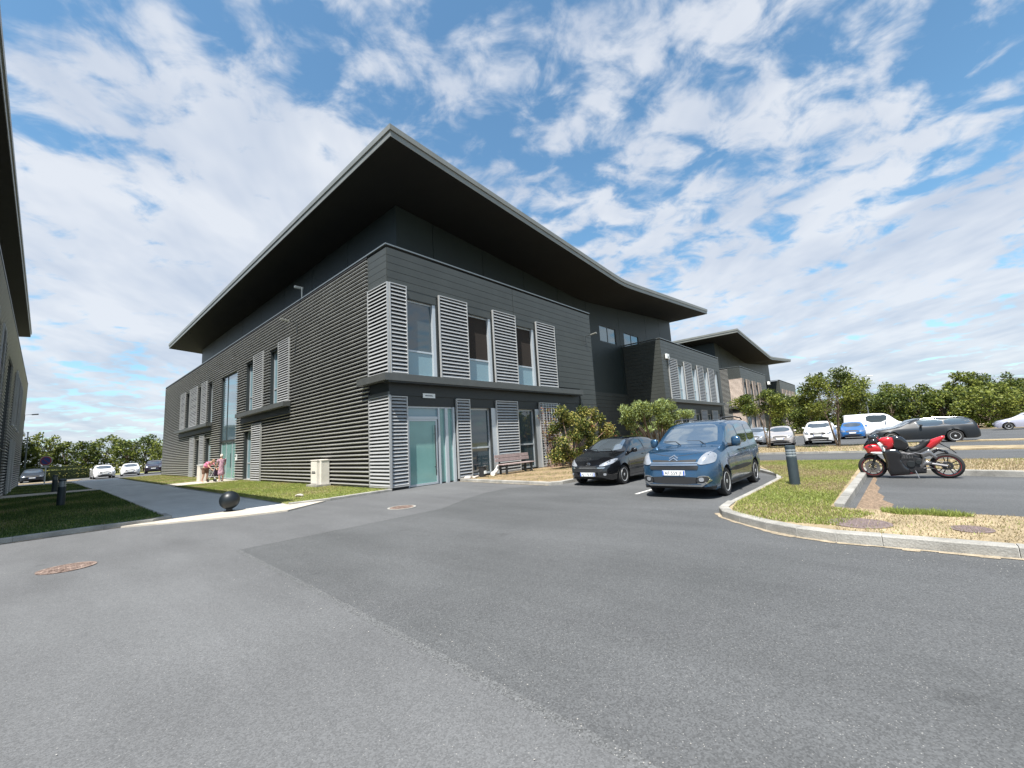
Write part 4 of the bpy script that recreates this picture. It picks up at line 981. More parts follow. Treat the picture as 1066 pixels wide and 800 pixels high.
VANB = dict(L=5.0, W=1.95, H=2.15, r=.34, wheels=(.95, 4.0), spokes=5, sill=.26, rf=.5, ef=.75, rb=.12, eb=.95, roofw=.86,
  top=[(0,.85),(.06,1.0),(.2,1.10),(.8,1.25),(.95,1.30),(1.55,1.95),(1.9,2.10),(2.6,2.15),(4.8,2.13),(4.94,2.0),(5.0,1.2)], belt=[(0,.7),(.12,.95),(.35,1.05),(1,1.20),(4.6,1.3),(5.0,1.1)])
def far_car(name, label, spec, pm, loc, rz, cat='car', glass=None, dark_grille=True, nwin=2, plate=True, rails=False):
    c = Car(name, label, spec, pm, loc, rz, cat, far=True); L_, H, W = spec['L'], spec['H'], spec['W']/2
    top, belt = spec['top'], spec['belt']
    # cowl and header positions
    zc = [z for x, z in top if x > .7][1]; zr = H-.07; g = glass or M['sidefar']; rw = spec['roofw']
    c.proj('windscreen', [(-W*.76,zc+.05),(W*.76,zc+.05),(W*(rw-.11),zr-.02),(-W*(rw-.11),zr-.02)], 'f', g, .006, rnd=1, step=.12)
    xa = [x for x, z in top if z >= zc+.02][0]+.28; zb_ = interp(belt, L_*.5)+.06; zt = H-.10
    xs_ = [x for x, z in top if z > H-.09]; xt0 = xs_[0]-.22; xt1 = xs_[-1]+.12
    xe = [x for x, z in top if z > zb_+.12][-1]-.06; sg_m = M['sidefar'] if rails else M['carglass']
    mid_ = (xa+xe)/2-.05
    for sg in (-1, 1):
        c.proj('side_window', [(xa,zb_),(xt0,zt),(mid_-.03,zt),(mid_-.03,zb_)], 's', sg_m, .008, sign=sg, rnd=1, step=.15)
        if cat != 'van': c.proj('side_window', [(mid_+.03,zb_),(mid_+.03,zt),(xt1-.05,zt-.01),(xe,zb_+.04)], 's', sg_m, .008, sign=sg, rnd=1, step=.15)
        if rails: c.line('window_trim', [(xa-.08,zb_),(xt0-.03,zt+.03),(xt1-.05,zt+.025),(xe+.05,zb_+.03),(xa-.08,zb_-.02)], 's', .022, M['chrome'], sign=sg)
        c.line('door_seam', [(xa-.15,zb_-.1),(xa-.15,.4),(mid_,.3),(mid_,zb_)], 's', .015, sign=sg)
        c.pod('wing_mirror', (xa+.05, sg*(W+.07), zb_+.05), (.13,.18,.14), pm)
        k = zc-.02
        c.proj('headlight', [(sg*W*.55,k-.38),(sg*W*.86,k-.35),(sg*W*.93,k-.20),(sg*W*.80,k-.13),(sg*W*.57,k-.22)], 'f', M['lampfar'], .010, step=.1, rnd=1)
        c.proj('tail_light', [(sg*W*.62,k-.25),(sg*W*.84,k-.25),(sg*W*.84,k-.02),(sg*W*.66,k-.02)], 'r', M['redlamp'], .010, step=.1, rnd=1)
        if rails:
            zz = lambda x_: c.bvh.ray_cast(Vector((x_, sg*W*.60, 4)), Vector((0,0,-1)))[0].z; mb = MB(); q_ = np.linspace(xt0+.25, xt1-.1, 7); mb.tube([(q_[0], sg*W*.6, zz(q_[0]))]+[(x_, sg*W*.60, zz(x_)+.035) for x_ in q_[1:-1]]+[(q_[-1], sg*W*.6, zz(q_[-1]))], .014, 6); mb.build('roof_rail', M['chrome'], c.root)
    k = zc-.02
    c.proj('grille', [(-W*.48,k-.42),(W*.48,k-.42),(W*.54,k-.22),(-W*.54,k-.22)], 'f', M['plastic'], .012, step=.12, rnd=1)
    c.proj('lower_grille', [(-W*.62,.30),(W*.62,.30),(W*.70,k-.56),(-W*.70,k-.56)], 'f', M['plastic'], .010, step=.12, rnd=1)
    if plate: c.plate(0, (k-.37+max(.34,k-.56))/2+.02, None)
    c.proj('rear_window', [(-W*.6,zb_+.05),(W*.6,zb_+.05),(W*.52,zt-.05),(-W*.52,zt-.05)], 'r', M['carglass'], .006, step=.12, rnd=1)
    return c
pW = paint('white', (.72,.73,.74), .0, .3); pS = paint('pale_beige_silver', (.50,.47,.46), .4, .35); pG = paint('silver_blue', (.30,.36,.42), .5, .3)
pB = paint('bright_blue', (.02,.14,.40), .3, .3); pD = paint('dark_navy', (.006,.009,.013), .0, .45); pD.node_tree.nodes['Principled BSDF'].inputs['Coat Weight'].default_value = .12; pK = paint('black_b', (.010,.012,.018), .1, .2)
pL = paint('pale_silver', (.40,.44,.50), .5, .3); pV = paint('silver_violet', (.50,.50,.60), .4, .3); pN = paint('dark_plum', (.03,.018,.03), .3, .2)
far_car('suv', 'white SUV facing the road beside the small tree', SUV, pW, (28.6,-9.55,.004), R(2))
FORD = dict(HATCH); FORD.update(L=4.5, H=1.46)
far_car('parked_car', 'pale beige saloon with a dark grille left of the white SUV', HATCH, pS, (28,-7.3,.004), R(7))
far_car('parked_car', 'pale blue-grey car partly hidden behind the roof of the blue van', HATCH, pL, (31,-4.9,.004), R(4))
far_car('parked_car', 'bright blue car behind the small tree', HATCH, pB, (38,-10.95,.004), R(2))
far_car('estate_car', 'dark navy estate car seen from the side behind the motorcycle', ESTATE, pD, (27.6,-12.45,.004), R(-84), rails=True)
far_car('parked_car', 'silver-blue car half hidden behind the dark estate car', ESTATE, pG, (34.5,-12.6,.004), R(-70))
far_car('white_van', 'white van parked behind the silver-blue car and the small tree', VANB, pW, (46,-14.8,.004), R(100), 'van')
far_car('parked_car', 'silver-violet car at the right edge in front of the far trees', HATCH, pV, (49,-20.3,.004), R(-93))
far_car('parked_car', 'dark car with a pale bonnet under the round sign at left', ESTATE, pD, (-9.3,56.5,.004), R(90))
far_car('parked_car', 'leftmost white car, at the end of the path between the buildings', HATCH, pW, (-4,50.2,.004), R(92))
far_car('parked_car', 'white car between the other white car and the dark plum car', HATCH, pW, (-1.6,54,.004), R(84))
far_car('suv', 'dark plum SUV at the corner of the ribbed building', SUV, pN, (.9,57,.004), R(80))

# ------------------------------------------------------------------ motorcycle (side view faces the camera)
def inflate(poly, half, fn, step=.035, rnd=1, edge=.25):
    """solid with outline poly in (x,z), swelling to +-half at its middle; returns verts/faces"""
    if rnd: poly = chaikin(poly, rnd)
    b = bmesh.new(); b.faces.new([b.verts.new((p[0], p[1], 0)) for p in poly])
    x0, x1 = min(p[0] for p in poly), max(p[0] for p in poly); y0, y1 = min(p[1] for p in poly), max(p[1] for p in poly)
    for ax_, a0, a1 in ((0, x0, x1), (1, y0, y1)):
        n = int((a1-a0)/step)
        for i in range(1, n+1):
            co = [0,0,0]; co[ax_] = a0+(a1-a0)*i/(n+1); no = [0,0,0]; no[ax_] = 1
            bmesh.ops.bisect_plane(b, geom=b.verts[:]+b.edges[:]+b.faces[:], plane_co=co, plane_no=no, dist=1e-5)
    bmesh.ops.triangulate(b, faces=[f for f in b.faces if len(f.verts) > 4])
    P = [Vector(p) for p in poly]; n = len(P)
    def dist(q):
        m = 9
        for i in range(n):
            a, c = P[i], P[(i+1) % n]; ab = c-a; t = max(0, min(1, (q-a).dot(ab)/max(1e-9, ab.length_squared))); m = min(m, (q-a-ab*t).length)
        return m
    b.verts.index_update(); ds = [dist(Vector((v_.co.x, v_.co.y))) for v_ in b.verts]; dm = min(max(ds), .09)
    vs = []; fs = []
    N_ = len(b.verts)
    for sg in (1, -1):
        for v_, d_ in zip(b.verts, ds):
            t = min(1, d_/dm); h = half*(edge+(1-edge)*math.sqrt(max(0, 1-(1-t)**2))); vs.append(fn(v_.co.x, sg*h, v_.co.y))
    bd = [e for e in b.edges if len(e.link_faces) == 1]
    for f in b.faces:
        ix = [v_.index for v_ in f.verts]; fs.append(tuple(ix)); fs.append(tuple(i+N_ for i in reversed(ix)))
    for e in bd: i, j = e.verts[0].index, e.verts[1].index; fs.append((i, j, j+N_, i+N_))
    b.free(); return vs, fs
def zp(zx, zy): return ((600-zx)/490*1.42, (403-zy)/205.0)
bike = empty('motorcycle', (6.72,-14.53,.004), R(90+3), 'red and black sports motorcycle leaning on its side stand at the kerb', 'motorcycle')
LEAN = R(-7)
def bf(x, y, z):       # y to the bike's left
    return (x, y*math.cos(LEAN)-z*math.sin(LEAN)*-1*-1, z*math.cos(LEAN)+y*math.sin(LEAN)*0)
def bpart(name, polys, half, m, rnd=1, y=0, par=None, edge=.25):
    mb = MB()
    for p in (polys if isinstance(polys[0][0], (tuple, list)) else [polys]):
        vs, fs = inflate([zp(*q) for q in p], half, lambda a, h, c: bf(a, h+y, c), rnd=rnd, edge=edge); mb.add(vs, fs)
    return mb.build(name, m, par or bike, smooth=True, angle=50)
pR = paint('bike_red', (.50,.015,.022), .05, .2); pBk = paint('bike_black', (.010,.010,.012), .1, .15)
M['bikegrey'] = mat('engine_alloy', (.045,.045,.048), .5, metal=.6, var=.4, vscale=26); M['bikesilver'] = mat('exhaust_silver', (.30,.29,.29), .3, metal=.85)
def bwheel(x, r, wd, rear):
    f = lambda a, b, h: bf(x+a, h, r+b); mb = MB()
    prof = [(r-.085,-wd*.45),(r-.05,-wd*.5),(r-.02,-wd*.38),(r,-wd*.12),(r,wd*.12),(r-.02,wd*.38),(r-.05,wd*.5),(r-.085,wd*.45)]
    mb.lathe(prof, 36, f, closed=True); w_ = mb.build('wheel', M['tyre'], bike, smooth=True)
    mb = MB(); mb.lathe([(r-.080,-wd*.46),(r-.080,wd*.46),(r-.10,wd*.46),(r-.105,wd*.3),(r-.105,-wd*.3),(r-.10,-wd*.46)], 36, f, closed=True)
    for k in range(5):
        t = 2*math.pi*k/5+.3; cc, ss = math.cos(t), math.sin(t)
        for e in (-1, 1): mb.tube([f(cc*.04-ss*.012*e, ss*.04+cc*.012*e, 0), f(cc*(r-.10)-ss*.045*e, ss*(r-.10)+cc*.045*e, 0)], [.014,.010], 6)
    mb.tube([f(0,0,-.09), f(0,0,.09)], .035, 12); mb.build('rim', pBk, w_, smooth=True)
    mb = MB(); mb.lathe([(r-.079,wd*.47),(r-.075,wd*.475),(r-.075,wd*.49),(r-.079,wd*.485)], 36, f, closed=True); mb.build('rim_stripe', pR, w_)
    for sg in ((-1, 1) if not rear else (1,)):
        mb = MB(); dr = .155 if not rear else .11; mb.lathe([(dr*.55,sg*.065),(dr,sg*.065),(dr,sg*.070),(dr*.55,sg*.070)], 30, f, closed=True); mb.build('brake_disc', M['bikesilver'], w_)
    return w_
bwheel(0, .315, .18, True); bwheel(1.42, .300, .12, False)
b_ = lambda *p: [bf(*q) for q in p]
mb = MB()
for sg in (-1, 1): mb.tube(b_((1.42,sg*.10,.30),(1.31,sg*.10,.62),(1.22,sg*.10,.86)), [.026,.028,.024], 10)
mb.build('fork', M['dark_metal'], bike, smooth=True)
bpart('front_mudguard', [(50,300),(72,272),(110,258),(150,270),(182,300),(190,326),(176,322),(160,300),(130,282),(100,280),(70,296)], .075, pBk, rnd=0, edge=.5)
mb = MB()
for sg in (-1, 1): mb.tube(b_((0,sg*.13,.315),(.25,sg*.12,.37),(.52,sg*.09,.42)), [.03,.035,.04], 8)
mb.build('swingarm', M['bikesilver'], bike, smooth=True)
mb = MB(); mb.tube(b_((.50,0,.45),(.62,0,.70),(.95,0,.80),(1.2,0,.86)), .05, 8); mb.tube(b_((.5,0,.45),(.7,0,.30),(.95,0,.32),(1.1,0,.6)), .03, 8); mb.build('frame', M['dark_metal'], bike, smooth=True)
eng = bpart('engine', [(215,270),(330,262),(400,270),(452,300),(470,345),(462,375),(380,380),(230,375),(212,340)], .17, M['bikegrey'], rnd=0, edge=.8)
mb = MB(); mb.lathe([(.0,.190),(.075,.190),(.085,.175),(.085,.15)], 20, lambda a, b, h: bf(.66+a, h, .37+b)); mb.lathe([(.0,.20),(.05,.20),(.06,.18),(.06,.15)], 20, lambda a, b, h: bf(.52+a, h, .42+b)); mb.build('engine_cover', M['dark_metal'], eng, smooth=True)
mb = MB()
for k in range(7): mb.tube(b_((.60+.03*k,.18,.60),(.62+.03*k,.19,.52)), .006, 5)
for p in ([(.48,.17,.30),(.44,.19,.42),(.40,.19,.56)], [(.70,.19,.62),(.55,.20,.66),(.42,.18,.62)], [(.36,.15,.36),(.30,.17,.30),(.44,.17,.26)]): mb.tube(b_(*p), .012, 6)
mb.build('hoses', M['bikesilver'], eng)
bpart('lower_fairing', [(184,252),(240,244),(300,248),(322,270),(312,300),(330,330),(360,352),(362,372),(340,382),(225,385),(205,352),(206,310),(196,280)], .215, pBk, rnd=0, edge=.75)
bpart('belly_pan', [(208,358),(300,352),(350,362),(400,366),(400,378),(345,384),(225,390)], .17, paint('dark_red', (.10,.006,.010), .05, .25), rnd=0, edge=.8)
bpart('front_fairing', [(66,236),(84,222),(120,214),(165,218),(196,226),(212,244),(214,260),(170,268),(120,270),(88,264)], .20, pR, rnd=0, edge=.5)
bpart('side_fairing', [(178,196),(205,184),(245,180),(280,186),(284,212),(270,238),(236,252),(214,240),(194,216)], .205, pR, rnd=0, edge=.7)
bpart('side_stripe', [(168,214),(186,206),(204,222),(222,262),(204,266),(180,238)], .212, M['plate_white'], rnd=0, edge=.85)
bpart('lower_stripe', [(96,256),(150,256),(206,262),(206,270),(130,274)], .208, M['plate_white'], rnd=0, edge=.8)
hd = bpart('nose', [(60,246),(74,218),(100,196),(140,184),(180,192),(188,216),(120,226),(84,236)], .15, pBk, rnd=0, edge=.5)
bpart('headlight', [(58,248),(68,230),(86,228),(80,250)], .13, M['lamp'], par=hd, rnd=0)
bpart('screen', [(98,196),(128,172),(160,160),(186,170),(184,194),(130,204)], .11, M['carglass'], rnd=0, edge=.5)
bpart('fuel_tank', [(254,196),(272,180),(310,176),(346,184),(372,206),(380,228),(376,250),(330,258),(280,254),(262,232)], .145, pBk, rnd=0, edge=.55)
bpart('seat', [(368,234),(410,238),(448,226),(478,204),(520,200),(522,212),(486,240),(440,262),(376,266)], .12, M['plastic'], rnd=0, edge=.6)
bpart('subframe', [(350,250),(440,252),(500,236),(520,246),(470,280),(452,320),(400,318),(352,290)], .11, M['plastic'], rnd=0, edge=.8)
tl = bpart('tail_fairing', [(468,252),(494,222),(528,202),(570,192),(606,184),(614,194),(580,222),(535,246),(492,262)], .10, pR, rnd=0, edge=.55)
bpart('tail_light', [(598,186),(616,184),(616,198),(598,204)], .06, M['redlamp'], par=tl, rnd=0)
bpart('rear_mudguard', [(520,262),(560,250),(610,262),(640,290),(632,292),(600,272),(560,262),(530,275)], .08, pBk, rnd=0, edge=.7)
bpart('silencer', [(440,272),(500,252),(548,292),(536,304),(500,284),(452,296)], .06, M['bikesilver'], rnd=0, y=.13, edge=.6)
bpart('rear_footrest_bracket', [(420,330),(470,310),(510,318),(500,330),(460,336),(430,360)], .03, M['bikesilver'], rnd=0, y=.15)
mb = MB(); mb.tube(b_((.10,0,.90),(-.12,0,.72),(-.20,0,.62)), .012, 6); mb.build('plate_bracket', M['plastic'], bike)
mb = MB(); mb.tube(b_((.86,.0,.22),(.60,-.02,.24),(.46,.12,.34),(.40,.15,.52)), [.03,.03,.03,.035], 10); mb.build('exhaust', M['bikesilver'], bike, smooth=True)
mb = MB()
for sg in (-1, 1): mb.tube(b_((1.20,sg*.06,.88),(1.18,sg*.18,.87),(1.10,sg*.32,.84)), .014, 8); mb.tube(b_((1.15,sg*.24,.86),(1.08,sg*.35,.835)), .02, 8)
mb.build('handlebar', M['plastic'], bike, smooth=True)
for sg in (-1, 1):
    mb = MB(); mb.tube(b_((1.40,sg*.14,.98),(1.36,sg*.27,1.08)), .009, 6)
    mr_ = mb.build('mirror', M['plastic'], bike); vs, fs = inflate([(1.30,1.05),(1.42,1.05),(1.42,1.12),(1.31,1.12)], .02, lambda a, h, c_: bf(a, sg*.28+h, c_)); g = MB(); g.add(vs, fs); g.build('mirror_head', pBk, mr_, smooth=True)
mb = MB(); mb.tube(b_((.62,.10,.30),(.56,.27,.02)), [.012,.012], 6); mb.build('side_stand', M['bikesilver'], bike)
mb = MB(); mb.lathe([(.05,.10),(.10,.10),(.10,.115),(.05,.115)], 24, lambda a, b, h: bf(a, h, .315+b), closed=True); mb.tube(b_((.0,.108,.41),(.62,.108,.46)), .010, 6); mb.tube(b_((.0,.108,.22),(.62,.108,.30)), .010, 6); mb.build('chain', M['bikegrey'], bike)

# ------------------------------------------------------------------ bollards, ball, sign, lamps
def bollard(loc, label, band, h=1.0, r=.105, rz=0):
    t = empty('bollard', loc, rz, label, 'bollard', 'cylindrical lamp bollards')
    mb = MB(); mb.lathe([(r*1.0,-.03),(r,h*.70),(r*.9,h*.705),(0,h*.705)], 32); mb.build('post', M['bollard'], t, smooth=True)
    mb = MB(); mb.lathe([(0,h*.99),(r*.7,h),(r*.96,h*.985),(r,h*.96),(r,h*.92),(r*.9,h*.915),(0,h*.915)][::-1], 32); mb.build('bollard_cap', M['bollard'], t, smooth=True)
    mb = MB(); mb.lathe([(0,h*.70),(r*.86,h*.70),(r*.86,h*.93),(0,h*.93)], 32); mb.build('lamp_glass', mat('bollard_glass', (.30,.34,.36), .15, coat=.6), t, smooth=True)
    for k in range(3):
        z_ = h*(.735+.068*k); mb = MB(); mb.lathe([(r*.87,z_),(r*1.01,z_-.004),(r*1.01,z_+.022),(r*.87,z_+.026)], 32, closed=True); mb.build('louvre_ring', M['bollard_ring'] if band else M['bollard'], t, smooth=True)
    for k in range(4):
        mb = MB(); a_ = k*math.pi/2+.5; mb.box(-.006,.006,-.006,.006,h*.70,h*.92, T=lambda x, y, z: (x+r*.94*math.cos(a_), y+r*.94*math.sin(a_), z)); mb.build('guard_bar', M['bollard'], t)
    return t
bollard((3.72,-11.75,.10), 'dark bollard with a pale slotted lamp head on the sunny grass by the blue van', True, .95, .11)
bollard((-7.94,10.11,.08), 'nearest dark bollard standing in the shaded lawn at left', True, 1.0, .115)
bollard((-7.95,25.6,.05), 'farther dark bollard beyond the shaded lawn, at the edge of the concrete walk', False, 1.0, .13)

t = empty('ball_bollard', (-4.86,.45,.038), 0, 'large black ball on a short stem beside the path', 'ball bollard')
mb = MB(); prof = [(.25*math.sin(a_), .305-.25*math.cos(a_)) for a_ in np.linspace(.0, math.pi, 24)]; prof = [(max(0, r_), z_) for r_, z_ in prof]; mb.lathe(prof, 48); mb.build('ball', M['ball'], t, smooth=True)
mb = MB(); mb.lathe([(.14,0),(.14,.015),(.08,.03),(.075,.10)], 32); mb.build('stem', M['ball'], t, smooth=True)

sg_ = empty('road_sign', (-8.39,44.0,.0), R(-25), 'round blue sign with a red border on a white post behind the bollards', 'road sign')
mb = MB(); mb.tube([(0,0,0),(0,0,2.1)], .045, 10); mb.build('post', M['plate_white'], sg_)
def disc(name, r0, r1, y, m, z=2.15, par=None):
    mb = MB(); mb.lathe([(r0,0),(r1,0),(r1,.012),(r0,.012)] if r0 else [(0,0),(r1,0),(r1,.012),(0,.012)], 32, lambda a, b, h: (a, y-h, z+b), closed=bool(r0)); return mb.build(name, m, par or sg_)
m_sb = mat('sign_blue', (.10,.14,.42), .4); m_sr = mat('sign_red', (.55,.10,.12), .4)
disc('sign_back', 0, .44, -.03, M['plate_white']); disc('sign_face', 0, .33, -.045, m_sb); disc('sign_ring', .31, .39, -.048, m_sr)
mb = MB(); mb.box(-.32,.32,-.064,-.052,2.12,2.18, T=lambda x, y, z: (x*.707+(z-2.15)*.707, y, 2.15-x*.707+(z-2.15)*.707)); mb.build('sign_bar', m_sr, sg_)
mb = MB(); mb.box(-.28,.28,-.05,-.04,1.55,1.69); mb.build('sub_plate', M['plate_white'], sg_)

def street_lamp(loc, h, rz, label):
    t = empty('street_lamp', loc, rz, label, 'street lamp')
    mb = MB(); mb.tube([(0,0,0),(0,0,h)], [.09,.05], 10); mb.build('pole', M['cap'], t, smooth=True)
    for sg in (-1, 1):
        mb = MB(); mb.tube([(0,0,h-.05),(sg*.5,0,h)], .03, 8); a_ = mb.build('arm', M['cap'], t)
        mb = MB(); mb.box(sg*.45, sg*1.2, -.13, .13, h-.02, h+.09); mb.build('lamp_head', M['plate_white'], a_, bevel=.03)
street_lamp((60,-11.5,0), 7.0, R(-50), 'double-headed street lamp rising behind the small tree')
t = empty('street_lamp', (-10.2,70,0), 0, 'thin pale lamp pole among the trees at left', 'street lamp')
mb = MB(); mb.tube([(0,0,0),(0,0,6.2)], [.10,.06], 8); mb.build('pole', M['cap'], t); mb = MB(); mb.box(-.1,.1,-.5,.1,6.15,6.25); mb.build('lamp_head', M['cap'], t)

def arm_lamp(P, u, z, label, out=.55, ln=.0):
    base = P(u, 0, z); t = empty('wall_lamp', base, 0, label, 'wall lamp'); b0 = Vector(base)
    q = lambda a, w_, c_: tuple(Vector(P(u+a, w_, z+c_))-b0)
    mb = MB(); mb.tube([q(0,.0,-.5), q(0,.07,-.5), q(0,.07,0), q(0,out,.05)], .018, 6); mb.build('bracket', M['dark_metal'], t)
    mb = MB(); mb.tube([q(0,out-.1,.03), q(0,out+.32,.07)], [.05,.06], 8); mb.build('lamp_head', M['fascia'], t)
arm_lamp(lambda u, w_, z: (-w_-.06, u, z), 8.4, 8.2, 'small arm lamp on the ribbed side wall, right of the stair window')
arm_lamp(lambda u, w_, z: (u, -w_-.03, z), 13.9, 7.75, 'small arm lamp at the far end of the smooth front wall')
arm_lamp(lambda u, w_, z: (-9.98+w_, u, z), 43.5, 6.3, 'small arm lamp on the shaded left building')
t = empty('camera_mast', (-.05,8.0,9.45), 0, 'small pale mast with a camera on the parapet of the ribbed side wall', 'camera')
mb = MB(); mb.tube([(0,0,0),(0,0,.55)], .035, 8); mb.build('mast', M['cap'], t); mb = MB(); mb.box(-.35,.08,.0,.12,.48,.60); mb.build('camera_body', M['cap'], t, bevel=.02)
t = empty('alarm_box', (26.75,-.06,7.7), 0, 'white alarm box at the top of the leftmost louvre on the second block', 'alarm box')
mb = MB(); mb.box(-.28,.28,-.16,.0,0,.42); mb.build('casing', M['plate_white'], t, bevel=.03)
mb = MB(); mb.box(-.1,.1,-.18,-.158,.1,.2); mb.build('siren_light', M['cap'], t)
t = empty('alarm_box', (66.9,.1,7.9), 0, 'white box at the far top corner of the farther office block', 'alarm box')
mb = MB(); mb.box(-.35,.35,-.3,.0,0,.5); mb.build('casing', M['plate_white'], t, bevel=.03); mb = MB(); mb.box(-.1,.1,-.33,-.298,.1,.2); mb.build('siren_light', M['cap'], t)

# utility cabinet against the ribbed wall
t = empty('utility_cabinet', (-.42,4.9,.06), 0, 'pale utility cabinet against the ribbed wall near the corner', 'cabinet')
mb = MB(); mb.box(-.28,.34,-.30,.75,0,.10); mb.build('plinth', M['kerb'], t)
mb = MB(); mb.box(-.13,.34,.02,.62,.10,1.10); mb.box(-.15,.34,.0,.64,1.10,1.15); c1 = mb.build('casing', M['utility'], t, bevel=.01)
mb = MB(); mb.box(-.02,.34,-.16,.015,.10,1.10); mb.box(-.03,.34,-.18,.005,1.10,1.135); mb.build('side_casing', M['utility'], t, bevel=.01)
mb = MB(); mb.box(-.145,-.13,.05,.59,.60,.605); mb.box(-.145,-.13,.05,.59,.14,1.06); mb.build('door', mat('utility_door', (.64,.61,.56), .6), c1)
mb = MB(); mb.box(-.150,-.146,.12,.50,.56,.60)
for k in range(5): mb.box(-.151,-.146,.16+k*.065,.20+k*.065,.62,.66)
mb.build('marking', M['glyph'], c1)
t = empty('utility_cabinet', (-1.25,21.35,.04), 0, 'pale box cabinet beside the side entrance, left of the bending person', 'cabinet')
mb = MB(); mb.box(-.22,.22,-.38,.38,.0,1.05); mb.build('casing', M['utility'], t, bevel=.015); mb = MB(); mb.box(-.25,.25,-.41,.41,1.05,1.09); mb.build('lid', M['plate_white'], t, bevel=.01)
t = empty('intercom', (-.07,18.2,1.3), 0, 'small white intercom on the ribbed wall right of the side entrance', 'intercom')
mb = MB(); mb.box(-.06,.0,-.12,.12,0,.4); mb.build('casing', M['plate_white'], t, bevel=.01); mb = MB(); mb.box(-.07,-.058,-.08,.08,.22,.34); mb.build('grille', M['cap'], t)

# iron covers in the road
def cover(loc, r, label, m, m2, sy=1):
    t = empty('manhole_cover', loc, 0, label, 'manhole cover')
    mb = MB(); mb.lathe([(r*1.0,-.004),(r*1.0,.004),(r*.86,.0055),(r*.86,-.004)], 40, lambda x, y, z: (x, y*sy, z), closed=True); mb.build('frame', m2, t)
    mb = MB(); mb.lathe([(0,-.003),(r*.85,-.003),(r*.85,.003),(0,.003)], 40, lambda x, y, z: (x, y*sy, z))
    for i in range(-4, 5):
        for j in range(-4, 5):
            if math.hypot(i, j) < 4.2: s_ = r*.06; mb.box(i*r*.18-s_, i*r*.18+s_, (j*r*.18-s_)*sy, (j*r*.18+s_)*sy, .003, .0075)
    mb.build('lid', m, t)
cover((-8.10,-4.02,.008), .33, 'rusty iron cover in the road at the left', M['manhole'], M['manhole'], 1)
cover((-2.16,-4.02,.008), .36, 'reddish iron cover in the road before the glass door', M['manhole'], M['kerb'])
cover((-.60,-13.15,.112), .36, 'round grey-brown cover set in the kerbside strip of the island', M['manhole_gray'], M['manhole_gray'], 1)
cover((-.50,-14.25,.112), .22, 'small brown cover in the dry grass of the island', M['manhole_gray'], M['manhole_gray'], .9)

# bay lines
mb = MB(); mb.box(1.85,3.0,-8.60,-8.51,.006,.0085); mb.box(3.2,6.2,-8.60,-8.51,.006,.0085); tag(mb.build('road_marking', M['paint']), kind='structure')

# bench
t = empty('park_bench', (6.1,-.62,.085), 0, 'weathered slatted bench in front of the ground floor louvres', 'bench')
for nm, zz, yy in (('seat', .43, None), ('backrest', None, None)):
    mb = MB()
    if nm == 'seat':
        for k in range(4): mb.box(-1.1,1.1,-.28+k*.115,-.19+k*.115,.42,.455)
    else:
        for k in range(2):
            a_ = .16+.03*k; mb.box(-1.15,1.15,a_,a_+.035,.56+.16*k,.70+.16*k)
    mb.build(nm, M['wood_bench'], t, bevel=.006)
for sg in (-.85,.85):
    mb = MB(); mb.box(sg-.04,sg+.04,-.26,-.18,-.03,.42); mb.box(sg-.04,sg+.04,.12,.20,-.03,.42); mb.box(sg-.035,sg+.035,-.26,.2,.37,.418); mb.box(sg-.04,sg+.04,.197,.235,.36,.86); mb.build('leg', M['dark_metal'], t, bevel=.006)
# drain pieces beside it
t = empty('plastic_pipe', (4.95,-.42,.13), R(20), 'white plastic pipe elbow lying between the dark bucket and the bench', 'pipe')
mb = MB(); mb.tube([(-.35,-.05,.05),(-.05,0,.08),(.2,.02,.16),(.42,.03,.26)], [.085,.085,.085,.085], 16); mb.build('pipe', M['pvc'], t, smooth=True)
mb = MB(); mb.tube([(-.40,-.058,.047),(-.30,-.042,.052)], .10, 16); mb.tube([(.34,.025,.235),(.45,.033,.278)], .10, 16); mb.build('collar', M['pvc'], t, smooth=True)
t = empty('bucket', (4.18,-.42,.085), 0, 'dark bucket standing left of the white pipe', 'bucket')
mb = MB(); mb.lathe([(.13,0),(.17,.42),(.185,.42),(.185,.44),(.16,.44),(.12,.03),(0,.03)], 24); mb.build('shell', M['plastic'], t, smooth=True)
mb = MB(); mb.box(-.06,.06,-.178,-.150,.14,.26); mb.build('sticker', M['plate_white'], t)
for k, (x, y, r_, lb) in enumerate([(3.45,-.30,.13,'pale broken stone at the foot of the louvre right of the glass door'),(3.72,-.42,.10,'small pale stone beside the broken stone by the louvre'),(3.98,-.28,.09,'small pale stone next to the dark bucket'),(-2.55,1.55,.10,'small white stone in the grass left of the corner')]):
    b = bmesh.new(); bmesh.ops.create_icosphere(b, subdivisions=2, radius=r_)
    for v_ in b.verts: v_.co = Vector((v_.co.x*1.4, v_.co.y, v_.co.z*.55))*(1+.25*math.sin(v_.co.x*31+k)*math.cos(v_.co.y*27+v_.co.z*19))
    me = D.meshes.new('stone'); b.to_mesh(me); b.free(); me.materials.append(M['stone']); o = D.objects.new('stone', me); COL.objects.link(o); o.location = (x, y, .12); tag(o, lb, 'stone')
